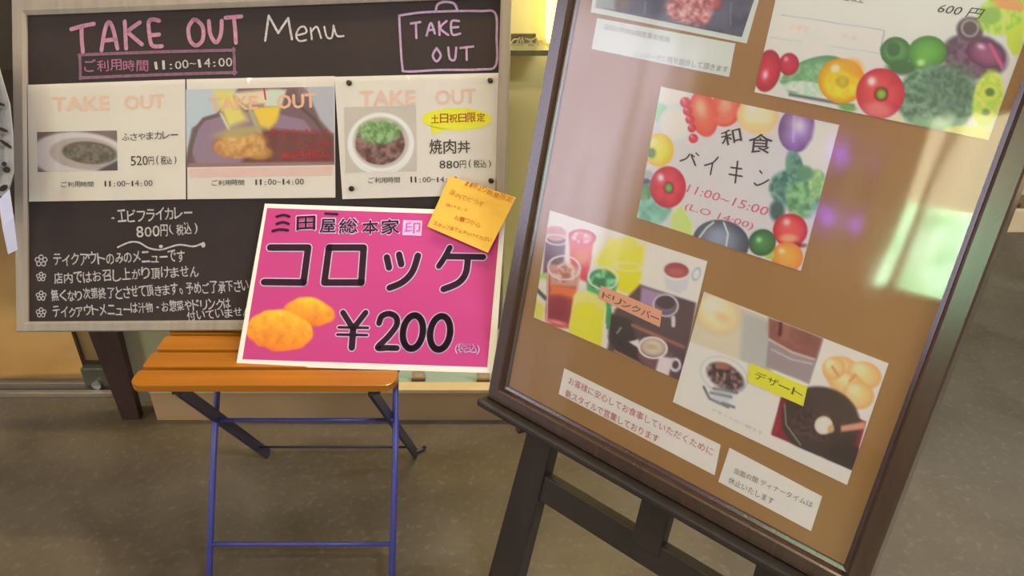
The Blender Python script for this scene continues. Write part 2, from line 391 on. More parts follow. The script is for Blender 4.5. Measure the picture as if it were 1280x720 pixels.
# back wall behind the camera with a window on greenery, added glowing blind over its top
gx0, gx1, gz0, gz1 = -3.62, -2.50, 1.02, 2.32
mb = MB(); mb.box((XL-.1, YB-.1, 0), (gx0, YB, CEIL)); mb.box((gx1, YB-.1, 0), (XR, YB, CEIL)); mb.box((gx0, YB-.1, 0), (gx1, YB, gz0)); mb.box((gx0, YB-.1, gz1), (gx1, YB, CEIL))
struct('wall_back', mb, m_wall)
m_green = bpy.data.materials.new('sunlit greenery'); m_green.use_nodes = True; nt = m_green.node_tree; b = nt.nodes['Principled BSDF']
tc = nt.nodes.new('ShaderNodeTexCoord'); nz = nt.nodes.new('ShaderNodeTexNoise'); nz.inputs['Scale'].default_value = 5; nz.inputs['Detail'].default_value = 5
rp = nt.nodes.new('ShaderNodeValToRGB'); rp.color_ramp.elements[0].position = .32; rp.color_ramp.elements[1].position = .66
rp.color_ramp.elements[0].color = (.22, .62, .28, 1); rp.color_ramp.elements[1].color = (.62, 1, .70, 1)
nt.links.new(tc.outputs['Object'], nz.inputs['Vector']); nt.links.new(nz.outputs[0], rp.inputs[0]); nt.links.new(rp.outputs[0], b.inputs['Emission Color']); b.inputs['Emission Strength'].default_value = 11.0
mb = MB(); mb.box((gx0, YB-.09, gz0), (gx1, YB-.07, gz1)); struct('window_2', mb, m_green)
mb = MB(); mb.add([(gx0+.02, YB-.04, 1.67), (gx1-.02, YB-.04, 1.60), (gx1-.02, YB-.04, gz1), (gx0+.02, YB-.04, gz1), (gx0+.02, YB-.03, 1.67), (gx1-.02, YB-.03, 1.60), (gx1-.02, YB-.03, gz1), (gx0+.02, YB-.03, gz1)],
    [(0, 1, 2, 3), (7, 6, 5, 4), (0, 4, 5, 1), (1, 5, 6, 2), (2, 6, 7, 3), (3, 7, 4, 0)])
tag(mb.build('added_glow_blind', mat('added glow blind', (205, 200, 165), emit=7.5, noise=.08, nscale=5, rough=.9)), 'pale glowing blind added over the unseen window behind the viewer', 'blind')  # added glowing surface, gives the beige reflection in the poster film
mb = MB()
for x in (gx0, gx0+.36, gx1): mb.box((x-.02, YB-.06, gz0), (x+.02, YB+.02, gz1))
for z in (gz0, gz1): mb.box((gx0, YB-.06, z-.025), (gx1, YB+.02, z+.025))
struct('trim_2', mb, mat('grey window frame', (120, 120, 118), rough=.5, noise=.03))
mb = MB(); mb.box((XR, YB, 0), (XR+.1, 5.0, CEIL)); struct('wall_right', mb, m_wall)
# purple neon arcs on the back wall
t = thing('neon_sign', 'broken purple neon ring on the wall behind the viewer', 'neon sign', (-4.2, YB+.04, 1.5))
m_neon = mat('purple neon', (150, 70, 255), emit=22, rough=.4, noise=.01)
for arc_ in ([(-4.62, 2.10), (-4.42, 2.05), (-4.22, 1.95)], [(-4.42, 1.53), (-4.25, 1.48), (-4.05, 1.47)]):
    MB().tube([(x, YB+.04, z) for x, z in arc_], .022, 10).build('neon_tube', m_neon, t, smooth=True)
MB().box((-4.55, YB, 1.4), (-4.15, YB+.012, 2.1)).build('mounting_plate', mat('neon plate', (90, 80, 70), rough=.6, noise=.05), t)
# bodies of the added, unseen ceiling lamps
for i, (x, y, p, c) in enumerate(LAMPS):
    t = thing('added_ceiling_light', 'added unseen ceiling lamp '+LNAMES[i], 'ceiling light', (x, y, CEIL), group='added ceiling lamps')
    mb = MB(); mb.box((x-.5, y-.2, CEIL-.02), (x-.45, y+.2, CEIL)); mb.box((x+.45, y-.2, CEIL-.02), (x+.5, y+.2, CEIL)); mb.box((x-.45, y-.2, CEIL-.02), (x+.45, y-.15, CEIL)); mb.box((x-.45, y+.15, CEIL-.02), (x+.45, y+.2, CEIL))
    mb.build('frame', mat('lamp frame', (230, 228, 220), rough=.5, noise=.02), t)
    mb = MB(); mb.box((x-.45, y-.15, CEIL-.014), (x+.45, y+.15, CEIL-.004)); mb.build('diffuser', mat('lamp diffuser', (255, 240, 215), emit=4, rough=.6, noise=.01), t)

# ---- left: dark post side, glass door, restaurant floor beyond
XD = -.93
m_tan = mat('polished tan entrance floor', (216, 160, 96), LB, rough=.22, noise=.25, nscale=2.2, stretch=(1, .35, 1), dist=.6)
mb = MB(); mb.box((XL, 1.62, 0), (XD+.02, 5.0, .018)); struct('trim_3', mb, m_tan)
# wall_front: the dark wall far inside the entrance
mb = MB(); mb.box((XL, 2.75, .018), (XD-.02, 2.82, CEIL)); struct('wall_front', mb, m_dark)
rail = mat('brushed steel rail', (150, 128, 104), LB, rough=.3, metal=.3, noise=.08, nscale=40, stretch=(.2, 8, 8))
mb = MB(); mb.box((XL, 1.572, 0), (XD-.1, 1.588, .014)); mb.box((XL, 1.603, 0), (XD-.1, 1.625, .024)); struct('trim_4', mb, rail, bevel=.002)
mb = MB(); mb.box((XL, 1.586, 0), (XD-.1, 1.605, .004)); struct('trim_5', mb, mat('rail groove black', (30, 22, 16), rough=.7, noise=.1))
# glass door with its metal shoe
t = bpy.data.objects.new('door_1', None); COL.objects.link(t); t.location = (-1.5, 1.612, .03); t['kind'] = 'structure'; WORLD[t.name] = Matrix.Translation((-1.5, 1.612, .03))
mb = MB(); mb.box((-2.3, 1.606, .03), (-1.03, 1.618, 2.1)); mb.build('glass_pane', glass_mat('door glass', 1.45, .01, tint=(.97, .98, .96)), t)
P = [atY(100, 461, 1.60), atY(134, 460, 1.60), atY(140, 492, 1.60), atY(108, 492, 1.60)]
zt = P[0][2]; x0 = P[0][0]; x1 = -.90
mb = MB(); mb.box((x0, 1.598, .012), (x1, 1.624, zt)); mb.build('corner_fitting', mat('satin steel fitting', (112, 104, 86), LB, rough=.3, metal=.6, noise=.15, nscale=12), t, bevel=.003)
q = atY(122, 480, 1.596); mb = MB(); mb.tube([(q[0], 1.597, q[2]), (q[0], 1.588, q[2])], .012, 16); mb.build('highlight_disc', mat('fitting highlight', (200, 192, 180), LB, rough=.15, metal=.9, noise=.05), t)  # pale round disc put in as the highlight on the fitting
# jamb beside the door: tan strip with a dark joint, then the dark wooden post
q0 = atY(88, 424, 1.63)[0]
mb = MB(); mb.box((x0, 1.63, .40), (x1+.02, 1.66, CEIL)); struct('trim_8', mb, m_dark)
mb = MB(); mb.box((x0, 1.63, .02), (x1+.02, 1.66, .40)); struct('trim_6', mb, mat('tan jamb', (160, 120, 72), LB, rough=.5, noise=.08, nscale=5))
mb = MB(); mb.box((x0-.006, 1.622, .02), (x0+.001, 1.632, CEIL)); mb.box((x0, 1.622, zt+.002), (x1, 1.632, zt+.007)); struct('trim_7', mb, mat('dark joint', (60, 38, 22), rough=.7, noise=.1))

# ---- middle: low display case
def display(nm, x0, x1, yf, depth, zp, deck_label, wall_m, plinth_col, L):
    t = thing('display_case', deck_label, 'display case', ((x0+x1)/2, yf+depth/2, 0))
    mb = MB(); mb.box((x0, yf, 0), (x1, yf+.02, zp)); mb.build('plinth', mat(nm+' plinth', plinth_col, L, rough=.5, noise=.08, nscale=5), t)
    return t
mA = atY(170, 489, YW); zp = atY(560, 489, YW)[2]
t = thing('display_case', 'low open display case with beige plinth and grey-green deck behind the chair', 'display case', ((XD+XE)/2, YW+.2, 0))
CASE = t
mb = MB(); mb.box((XD+.03, YW, 0), (XE, YW+.02, zp)); mb.build('plinth', mat('case plinth', (130, 103, 74), LF, rough=.5, noise=.07, nscale=5), t, bevel=.001)
mb = MB(); mb.box((XD+.03, YW-.003, zp-.004), (XE, YW+.03, zp+.006)); mb.build('edge_strip', mat('case edge', (160, 134, 98), LF, rough=.35, noise=.05), t, bevel=.001)
mb = MB(); mb.box((XD+.06, YW+.02, zp-.012), (XE, 1.86, zp)); mb.build('deck', mat('case deck', (116, 124, 112), LF, rough=.3, noise=.08, nscale=6), t)
mb = MB(); mb.box((XE-.02, YW, zp), (XE, 1.86, CEIL)); mb.build('side_panel', mat('case side', (205, 180, 140), LB, rough=.6, noise=.05), t)
m_back = mat('case back wall', (240, 204, 128), LB, rough=.7, noise=.05, nscale=3)
mb = MB(); mb.box((XD+.02, 1.86, 0), (XE, 1.92, CEIL)); tag(mb.build('wall_centre', m_back), kind='structure')
# left end of the case: grey-green frosted panel seen between post and seat
mb = MB(); mb.box((XD-.03, YW+.05, .02), (XD+.22, YW+.06, .60)); mb.build('frosted_panel', mat('frosted panel', (136, 128, 100), LF, rough=.35, noise=.06, nscale=5), t)
# bright lamp box and small dark shelf high in the case
PS = [atY(633, 44, 1.82), atY(672, 44, 1.82), atY(689, 63, 1.74), atY(633, 62, 1.74)]
s = thing('wall_shelf', 'small dark shelf with clutter on the yellow lit wall between the two boards', 'shelf', (PS[0][0], 1.82, PS[0][2]-.03))
zS = PS[2][2]
mb = MB(); xs0 = PS[3][0]-.12; xs1 = PS[2][0]
mb.add([(xs0, 1.74, zS-.012), (xs1, 1.74, zS-.012), (PS[1][0], 1.86, zS-.012), (xs0, 1.86, zS-.012), (xs0, 1.74, zS), (xs1, 1.74, zS), (PS[1][0]+.01, 1.86, zS), (xs0, 1.86, zS)],
   [(0, 3, 2, 1), (4, 5, 6, 7), (0, 1, 5, 4), (1, 2, 6, 5), (2, 3, 7, 6), (3, 0, 4, 7)])
mb.build('board', mat('shelf green grey', (104, 98, 68), LB, rough=.3, noise=.3, nscale=30), s)
zT = atY(650, 43, 1.82)[2]
mb = MB(); mb.box((xs0, 1.825, zS), (PS[1][0]-.004, 1.835, zT)); mb.build('back_strip', mat('shelf back', (96, 84, 52), LB, rough=.4, noise=.35, nscale=40), s)
rnd = random.Random(2); mb = MB()
for i in range(9):
    x = PS[3][0]+.006+i*.0085; a = rnd.uniform(-.012, .012)
    mb.tube([(x, 1.80, zS), (x+a, 1.80, zS+.009+rnd.uniform(0, .004)), (x+2*a, 1.795, zS+.015+rnd.uniform(0, .006))], [.0016, .0022, .001], 6)
o = mb.build('dried_stems', mat('dried stems', (170, 152, 116), LB, rough=.8, noise=.3, nscale=50), s)
lx = atY(690, 20, 1.80)
t2 = thing('wall_lamp', 'bright box lamp glowing on the yellow wall beside the poster board', 'lamp', (lx[0]+.06, 1.84, lx[2]))
mb = MB(); mb.box((lx[0]-.012, 1.80, zS+.004), (lx[0]+.14, 1.859, 1.5)); mb.build('shade', mat('lamp shade glow', (255, 232, 150), emit=2.2, rough=.5, noise=.02), t2, bevel=.004)
mb = MB(); mb.box((lx[0]-.006, 1.856, zS+.02), (lx[0]+.13, 1.86, 1.51)); mb.build('mounting_plate', mat('lamp plate', (200, 180, 120), rough=.5, noise=.02), t2)
# small wooden price stands on the deck
def price_stand(px, py, wd, label):
    q = atH(px, py, zp)
    t = thing('price_stand', label, 'price stand', (q[0], q[1], zp), group='price stands on the display deck')
    wm = mat('price stand wood', (92, 62, 40), LF, rough=.6, noise=.15, nscale=40)
    mb = MB(); mb.box((q[0]-wd/2, q[1], zp), (q[0]+wd/2, q[1]+.02, zp+.008)); mb.build('base', wm, t, bevel=.001)
    mb = MB(); mb.add([(q[0]-wd/2, q[1]+.006, zp+.008), (q[0]+wd/2, q[1]+.006, zp+.008), (q[0]+wd/2, q[1]+.016, zp+.036), (q[0]-wd/2, q[1]+.016, zp+.036), (q[0]-wd/2, q[1]+.010, zp+.008), (q[0]+wd/2, q[1]+.010, zp+.008), (q[0]+wd/2, q[1]+.020, zp+.036), (q[0]-wd/2, q[1]+.020, zp+.036)],
        [(0, 1, 2, 3), (7, 6, 5, 4), (0, 4, 5, 1), (1, 5, 6, 2), (2, 6, 7, 3), (3, 7, 4, 0)])
    mb.build('card', mat('price card', (150, 128, 96), LF, rough=.6, noise=.2, nscale=60), t)
price_stand(523, 477, .034, 'small wooden price stand on the deck, nearer the seat')
price_stand(604, 478, .034, 'small wooden price stand on the deck, nearer the poster board')
# ---- right: recess with a far display
mb = MB(); mb.box((XE, YW+.01, 0), (XE+.05, 3.2, CEIL)); struct('wall_recess', mb, m_back)
zf = atY(1265, 263, YF)[2]
t = thing('display_case', 'far beige plinth display with dark deck, right of the poster board', 'display case', (2.6, YF+.2, 0))
mb = MB(); mb.box((XE+.05, YF, 0), (XR, YF+.02, zf)); mb.build('plinth', mat('far plinth', (166, 138, 98), LF, rough=.5, noise=.05), t, bevel=.001)
zg = atY(1265, 247, YF+.1)[2]
mb = MB(); mb.box((XE+.05, YF+.02, zf-.02), (XR, 3.1, zf)); mb.build('deck', mat('far deck', (84, 56, 34), LF, rough=.4, noise=.2, nscale=12), t)
mb = MB(); mb.box((XE+.05, YF+.16, zf), (XR, YF+.19, zf+.07)); mb.build('riser', mat('far riser', (150, 128, 78), LF, rough=.5, noise=.08), t, bevel=.001)
mb = MB(); mb.box((XE+.05, YF+.19, zf+.055), (XR, YF+.21, zf+.06)); mb.build('joint', mat('far joint', (50, 40, 24), rough=.7, noise=.1), t)
mb = MB(); mb.box((XE+.05, 3.1, 0), (XR, 3.2, CEIL)); struct('wall_far', mb, mat('far wall', (176, 150, 82), LB, rough=.7, noise=.12, nscale=3))
q = atY(1252, 256, YF+.06)
t = thing('tray', 'small dark brown tray of lumps on the far deck, cut by the poster frame', 'tray', (q[0], YF+.07, zf))
mb = MB(); mb.box((q[0]-.08, YF+.035, zf), (q[0]+.06, YF+.12, zf+.012)); mb.build('tray_base', mat('tray wood', (60, 36, 26), LF, rough=.5, noise=.2), t, bevel=.003)
for i in range(5):
    mb = MB(); x = q[0]-.06+i*.026; h = rnd.uniform(.015, .03)
    mb.tube([(x, YF+.07, zf+.012), (x, YF+.07, zf+.012+h*.5), (x+.003, YF+.07, zf+.012+h)], [.012, .014, .004], 8); mb.build('lump', mat('lump', (74, 46, 34), LF, rough=.6, noise=.3, nscale=40), t, smooth=True)

# =================================================================== FOLDING CHAIR
SEAT = .42
ch = thing('folding_chair', 'folding chair with orange wooden slats and blue metal legs under the chalkboard', 'chair', (-.43, 1.2, 0))
m_slat = mat('varnished orange slat', (190, 111, 22), LF*2.7, rough=.32, noise=.16, nscale=9, stretch=(.25, 6, 6), coat=.3)
m_blue = mat('blue enamel steel', (48, 46, 92), LF, rough=.35, noise=.1, nscale=30)
m_bar = mat('dark blue flat steel', (34, 30, 44), LF, rough=.4, noise=.1, nscale=30)
P0 = atH(327, 482, SEAT); y0 = P0[1]
sl0 = atH(160, 480, SEAT)[0]; sl1 = atH(494, 480, SEAT)[0]
for i in range(6):
    ya = y0+i*.0575; yb = ya+.0475; mb = MB()
    xa = sl0+.004*i*.2; xb = sl1
    r = .022 if i == 0 else .006
    prof = []
    def arc(cx, cy, rr, a0, a1): return [(cx+rr*math.cos(math.radians(a)), cy+rr*math.sin(math.radians(a))) for a in np.linspace(a0, a1, 6)]
    prof = arc(xa+r, ya+r, r, 180, 270)+arc(xb-r, ya+r, r, 270, 360)+arc(xb-.006, yb-.006, .006, 0, 90)+arc(xa+.006, yb-.006, .006, 90, 180)
    n = len(prof); mb.loft([[(x, y, SEAT-.014) for x, y in prof], [(x, y, SEAT) for x, y in prof]])
    mb.build('slat', m_slat, ch, bevel=.0015)
# front-foot rods (blue, round): foot forward, rising to the backrest behind the boards
def rodP(x, z): return (x, .94+.934*z, z)
for sx, x in ((-1, -.602), (1, -.240)):
    MB().tube([rodP(x+.024 if sx < 0 else x+.010, .004), rodP(x+.008, .2), rodP(x, .36), (x, 1.315, SEAT), (x, 1.36, .50), (x, 1.45, .66), (x, 1.50, .80)], .0062, 12).build('leg', m_blue, ch, smooth=True)
    MB().tube([rodP(x+.024 if sx < 0 else x+.010, .0), rodP(x+.022 if sx < 0 else x+.009, .02)], .009, 12).build('foot_cap', mat('black rubber', (25, 24, 26), rough=.7, noise=.1), ch)
# flat bars to the rear feet
for x, xt in ((-.582, -.600), (-.229, -.255)):
    MB().bar((x, 1.351, .0), (xt, 1.075, SEAT-.022), .007, .024).build('leg', m_bar, ch, bevel=.001)
MB().tube([(-.229, 1.351, .006), (-.214, 1.362, .006), (-.208, 1.366, .012)], .0045, 8).build('foot_hook', m_bar, ch)
def zrod(py):
    lo, hi = 0, .5
    for _ in range(40):
        m_ = (lo+hi)/2; yy = projV(np.array([[-.42, .94+.934*m_, m_]]))[1][0]
        if yy > py: lo = m_
        else: hi = m_
    return lo
for py in (525, 680):
    z = zrod(py); MB().tube([rodP(-.602+(.3-z)*.075, z), rodP(-.240+(.3-z)*.03, z)], .0042, 10).build('crossbar', m_blue, ch, smooth=True)
MB().tube([(-.585, 1.31, .058), (-.232, 1.31, .058)], .0028, 8).build('crossbar', m_bar, ch, smooth=True)
for x in (-.60, -.245): MB().bar((x, 1.065, SEAT-.021), (x, 1.385, SEAT-.021), .018, .012).build('seat_rail', m_bar, ch, bevel=.001)
for z in (.66, .74): MB().bar((-.64, 1.455+.5*(z-.66), z), (-.20, 1.455+.5*(z-.66), z), .045, .012, side=(0, .4, 1)).build('back_slat', m_slat, ch, bevel=.0015)

# =================================================================== CHALKBOARD
zb = 1.475
d1 = ray(-11950, 415)*-1.0
d2 = -(ray(33+120, 20000))
SB = Surf(atZ(22, 414, zb), d1, d2)
cb = thing('chalkboard', 'chalkboard with greige wooden frame and pink TAKE OUT chalk heading', 'chalkboard', SB.P, SB)
m_slate = mat('chalkboard slate', (54, 42, 37), LB, rough=.75, noise=.14, nscale=5, spec=.25)
m_frame = mat('greige wood frame', (150, 130, 108), LB, rough=.42, noise=.1, nscale=12, stretch=(6, 6, .6))
TLo = (15, -4); TRo = (640, -34); BRo = (627, 411); BLo = (21, 415)
TLi = (33, 19); TRi = (626, -3); BRi = (614, 398); BLi = (35, 402)
O = px_quad(SB, [TLo, TRo, BRo, BLo]); I = px_quad(SB, [TLi, TRi, BRi, BLi])
mb = MB(); mb.slab(SB, [np.array(p) for p in I], -.006, -.003)
lo_ = [p+(q-p)*.3 for p, q in zip(I, O)]
mb = MB(); mb.slab(SB, lo_, -.010, -.004); mb.build('slate_panel', m_slate, cb)
def rail_mesh(S, oa, ob, ib, ia, back, front, drop=.004):
    prof = [(0, back), (0, front-.003), (.12, front), (.78, front), (1, front-drop), (1, back)]
    mb = MB(); rings = []
    for o_, i_ in ((oa, ia), (ob, ib)):
        rings.append([S.w(o_+(i_-o_)*t, off) for t, off in prof])
    mb.loft(rings); return mb
for k in range(4):
    rail_mesh(SB, O[k], O[(k+1) % 4], I[(k+1) % 4], I[k], -.016, .004).build('frame_rail', m_frame, cb)
# prop leg
A = atH(160, 512, 0.0); A2 = [atH(149, 514, 0), atH(172, 514, 0)]
B2 = [atY(106, 405, A[1]-.0), atY(149, 405, A[1]-.0)]
leg = MB(); yb_ = 1.43
pts = [(atY(150, 516, yb_+.05), atY(172, 516, yb_+.05)), (atY(104, 400, yb_+.05), atY(143, 400, yb_+.05)), (atY(60, 290, yb_+.09), atY(100, 290, yb_+.09))]
gz = min(pts[0][0][2], pts[0][1][2])
rings = []
for a, b2 in pts:
    a = np.array(a); b2 = np.array(b2)
    rings.append([a, b2, b2+np.array([0, .022, 0]), a+np.array([0, .022, 0])])
for p in rings[0]: p[2] = 0.0
leg.loft(rings); leg.build('prop_leg', mat('dark maroon wood', (44, 26, 24), LF, rough=.5, noise=.15, nscale=14, stretch=(6, 6, 1)), cb, bevel=.001)
# chalk heading
m_pink = mat('pink chalk', (180, 122, 130), LB, rough=.9, noise=.16, nscale=160, spec=.1)
m_chalk = mat('white chalk', (186, 168, 154), LB, rough=.9, noise=.28, nscale=220, spec=.1)
m_purple = mat('faded purple chalk', (128, 88, 98), LB, rough=.9, noise=.2, nscale=160, spec=.1)
def X4(cx, cy, ox=85., oy=15., sc=5.818): return (ox+cx/sc, oy+cy/sc)
HEAD = [[[(15, 122), (90, 100), (180, 82)], [(90, 105), (92, 200), (100, 285)]],
 [[(235, 275), (262, 120), (290, 70), (320, 120), (352, 262)], [(250, 205), (335, 195)]],
 [[(405, 65), (410, 160), (415, 262)], [(515, 72), (460, 110), (425, 140)], [(430, 145), (480, 190), (530, 232)]],
 [[(655, 60), (610, 50), (580, 70), (585, 160), (605, 240), (675, 245)], [(600, 165), (655, 160)]],
 [[(905, 52), (870, 110), (880, 200), (925, 240), (972, 200), (975, 110), (935, 60), (905, 52)]],
 [[(1018, 62), (1030, 160), (1070, 218), (1105, 160), (1112, 60)]],
 [[(1140, 38), (1255, 28)], [(1200, 40), (1210, 130), (1215, 220)]]]
for g in HEAD:
    k = Ink(SB, -.0034)
    for st in g: k.stroke([X4(*p) for p in st], 4.9)
    k.build(m_pink, cb, name='letter')
k = Ink(SB, -.0034)
for a, b2 in (((97, 68), (292, 62)), ((98, 97), (294, 90)), ((98, 68), (99, 98)), ((291, 60), (292, 92))):
    k.stroke([a, ((a[0]+b2[0])/2+.5, (a[1]+b2[1])/2-.6), b2], 3.6)
k.build(m_purple, cb, name='chalk_box')
k = Ink(SB, -.0033); k.hand('ご利用時間', (103, 90), (185, 87), 15, bold=.03); k.build(mat('rose chalk', (165, 96, 116), LB, rough=.9, noise=.2, nscale=200), cb, label='rose chalk letters in the purple box')
k = Ink(SB, -.0033); k.hand('11:00~14:00', (190, 87), (290, 82), 11, bold=.02, amp=.5)
for st in [[(98, 160), (112, 60)], [(112, 60), (150, 130)], [(150, 130), (190, 70)], [(190, 70), (205, 155)]]: k.stroke([(300+x/3.2, y/3.2) for x, y in st], 2.8)
for st in [[(222, 140), (262, 128), (255, 105), (235, 110), (222, 140), (235, 162), (262, 158)], [(280, 110), (285, 155)], [(283, 125), (305, 105), (322, 150)], [(335, 105), (345, 145), (365, 148), (372, 100)], [(372, 100), (385, 140), (412, 142)]]: k.stroke([(300+x/3.2, y/3.2) for x, y in st], 2.3)
k.build(m_chalk, cb, label='chalked opening hours and Menu')
k = Ink(SB, -.0034)
def Y3(x, y): return (300+x/3.2, y/3.2)
k.stroke([Y3(*p) for p in [(635, 60), (720, 48), (850, 42), (960, 42), (1020, 50), (1026, 150), (1022, 260), (960, 276), (800, 278), (665, 284), (648, 265), (640, 160), (635, 60)]], 2.8)
k.stroke([Y3(*p) for p in [(782, 40), (790, 15), (820, 5), (855, 12), (868, 38)]], 3.0)
for st in [[(682, 92), (720, 86)], [(702, 92), (704, 150)], [(745, 140), (762, 90), (778, 132)], [(750, 120), (775, 116)], [(795, 85), (797, 138)], [(825, 82), (800, 110), (832, 138)], [(875, 82), (845, 84), (848, 135), (880, 132)], [(848, 108), (872, 106)],
           [(785, 190), (770, 220), (785, 244), (802, 220), (785, 190)], [(832, 188), (838, 232), (858, 236), (864, 188)], [(880, 190), (932, 184)], [(905, 190), (906, 238)]]:
    k.stroke([Y3(*p) for p in st], 2.8)
k.build(mat('lilac chalk', (172, 134, 148), LB, rough=.9, noise=.15, nscale=160), cb, label='lilac chalk drawing of a carry bag')
k = Ink(SB, -.0034); HB = .035
k.hand('・エビフライカレー', (134, 279), (240, 273), 15, bold=HB)
k.hand('800円(税込)', (169, 296), (249, 292), 14, bold=HB)
k.stroke([(146, 309), (160, 303), (172, 303), (185, 310), (200, 312), (222, 306), (240, 308), (250, 305)], 2.0); k.blob(200, 308, 2.5, 2); k.blob(253, 306, 2.6, 3.5)
k.hand('テイクアウトのみのメニューです', (65, 332), (231, 327), 14, bold=HB)
k.hand('店内ではお召し上がり頂けません', (66, 355), (248, 345), 14, bold=HB)
k.hand('無くなり次第終了とさせて頂きます。予めご了承下さい', (63, 377), (311, 364), 14, bold=HB)
k.hand('テイクアウトメニューは汁物・お惣菜やドリンクは', (65, 397), (288, 386), 13, bold=HB)
k.hand('付いていません', (233, 401), (314, 394), 11, bold=HB)
for cx, cy, r in ((50, 326, 4.6), (50, 346, 3.6), (50, 370, 3.8), (50, 391, 3.8)):
    for a in range(5):
        t = math.radians(a*72-90); px, py = cx+r*math.cos(t)*1.1, cy+r*math.sin(t)
        k.stroke([(px+r*.6*math.cos(u), py+r*.6*math.sin(u)) for u in np.linspace(0, 2*math.pi, 6)], 1.2)
k.build(m_chalk, cb, label='small white handwritten chalk lines')

# ---- menu sheets on the chalkboard
m_paper = mat('laminated cream paper', (220, 200, 172), LB, rough=.4, noise=.03, nscale=8)
m_film = glass_mat('laminate film', 1.5, .08, bump=.5, scale=(14, 1, 4), bs=2.5)
def sheet(S, name, label, cat, quad, paper, off, group=None, thick=.0008, film=None):
    U = px_quad(S, quad)
    base = S.w((U[2]+U[3])/2, off)
    t = thing(name, label, cat, base, S, group)
    mb = MB(); mb.slab(S, U, off, off+thick); mb.build('paper', paper, t)
    if film:
        g = .003
        mb = MB(); mb.slab(S, U, off+thick+.0012, off+thick+.0016); mb.build('laminate', film, t)
    return t
OB = .0045
def hours(k, x0, x1, y, h=7): 
    k.hand('ご利用時間', (x0, y), (x0+(x1-x0)*.36, y-.6), h, bold=.02, amp=.1); k.hand('11:00~14:00', (x0+(x1-x0)*.46, y-.8), (x1, y-1.5), h, bold=.012, amp=.1)
inkB = ink_mat('black print left', (62, 50, 42), LB)
inkO = ink_mat('faded orange print', (226, 180, 146), LB)
# sheet 1: curry
t = sheet(SB, 'menu_sheet', 'cream curry menu sheet with a dark photo, leftmost on the chalkboard', 'menu sheet', [(34, 106), (231, 99), (232, 249), (36, 252)], m_paper, OB-.006, film=m_film)
of = OB-.006+.0008
p = Pic(SB, [(46, 165), (146, 163), (147, 213), (47, 215)], of+.0004, 1.1).fill((120, 92, 82))
p.ell(100, 195, 62, 30, 4, (205, 186, 172), 3).ell(106, 192, 44, 20, 4, (176, 152, 138), 2).ell(112, 191, 34, 14, 5, (92, 78, 64), 2).tex(112, 192, 32, 12, 5, (80, 68, 54), (120, 104, 84), 4, 2).poly([(120, 214), (148, 200), (148, 216)], (70, 62, 60), 3)
p.build(t, LB, label='photo of a white plate of dark curry')
k = Ink(SB, of+.0005); k.text('TAKE', (66, 139), (137, 137), 17, bold=.12); k.text('OUT', (156, 137), (206, 135), 17, bold=.12); k.build(inkO, t, label='faded orange TAKE OUT')
k = Ink(SB, of+.0005); k.hand('ふさやまカレー', (152, 176), (223, 173), 10, bold=.02, amp=.3); k.hand('520円(税込)', (163, 207), (223, 205), 11, bold=.02, amp=.3); hours(k, 76, 191, 234); k.build(inkB, t)
# sheet 2: sandwich set
t = sheet(SB, 'menu_sheet', 'middle menu sheet with a photo of fried food and an orange drink', 'menu sheet', [(233, 99), (418, 95), (419, 247), (234, 249)], m_paper, OB-.006, film=m_film)
p = Pic(SB, [(232, 112), (417, 108), (418, 206), (233, 209)], of+.0004, 1.2).fill((118, 84, 84))
p.poly([(232, 108), (300, 108), (268, 145), (240, 160), (230, 210)], (186, 186, 178), 3).poly([(380, 106), (420, 106), (420, 172), (400, 150)], (176, 168, 160), 4)
p.poly([(247, 208), (240, 190), (246, 158), (262, 146), (330, 138), (380, 150), (412, 190), (414, 206)], (146, 112, 122), 3)
p.line([(272, 144), (255, 149), (246, 160), (238, 185), (236, 204)], 5, (104, 78, 72), 2).line([(372, 130), (394, 150), (412, 176)], 4, (92, 66, 60), 2)
p.poly([(300, 206), (330, 160), (417, 168), (418, 207)], (112, 52, 48), 6)
p.poly([(266, 112), (290, 112), (310, 150), (285, 160)], (222, 196, 96), 9).poly([(290, 116), (330, 112), (350, 112), (335, 130), (305, 132)], (225, 196, 150), 5)
p.poly([(314, 134), (352, 132), (346, 152), (336, 162), (325, 158)], (236, 186, 56), 5).poly([(336, 112), (358, 112), (352, 133), (330, 133)], (205, 200, 168), 3)
p.line([(276, 142), (288, 165)], 2, (210, 205, 175), 1.5).line([(310, 132), (326, 170)], 5, (176, 160, 118), 3)
p.ball(300, 180, 34, 17, -6, (216, 150, 76), (168, 100, 44), (236, 190, 120), soft=4).ball(288, 180, 13, 15, 20, (226, 176, 108), (190, 126, 60), soft=3).ball(322, 190, 20, 10, 5, (200, 140, 66), (150, 92, 40), soft=3)
p.tex(300, 182, 32, 16, -6, (190, 124, 56), (232, 176, 104), 5, 4, al=.55).ell(300, 165, 30, 6, -8, (176, 150, 92), 5)
p.poly([(236, 204), (418, 202), (418, 208), (234, 209)], (150, 104, 96), 2)
p.build(t, LB, label='photo of fried food on a tray beside an orange drink')
k = Ink(SB, of+.0004); k.poly([(236, 211), (416, 208), (415, 219), (237, 222)]); k.build(mat('pale pink band', (222, 176, 152), LB, rough=.6, noise=.03), t, name='colour_band', label='pale pink band')
k = Ink(SB, of+.0007); k.text('TAKE', (262, 139), (322, 136), 16, bold=.12); k.text('OUT', (347, 136), (395, 134), 17, bold=.12); k.build(ink_mat('peach print', (228, 172, 128), LB), t, label='peach TAKE OUT over the photo')
k = Ink(SB, of+.0007); k.text('サンドイッチセット', (338, 170), (411, 168), 8, bold=.05); k.text('ドリンク付', (372, 184), (411, 183), 7, bold=.05); k.text('880円(税込)', (352, 200), (411, 198), 10, bold=.06); k.stroke([(330, 111), (332, 124)], 2); k.build(ink_mat('red print left', (188, 44, 44), LB), t, label='red price lines')
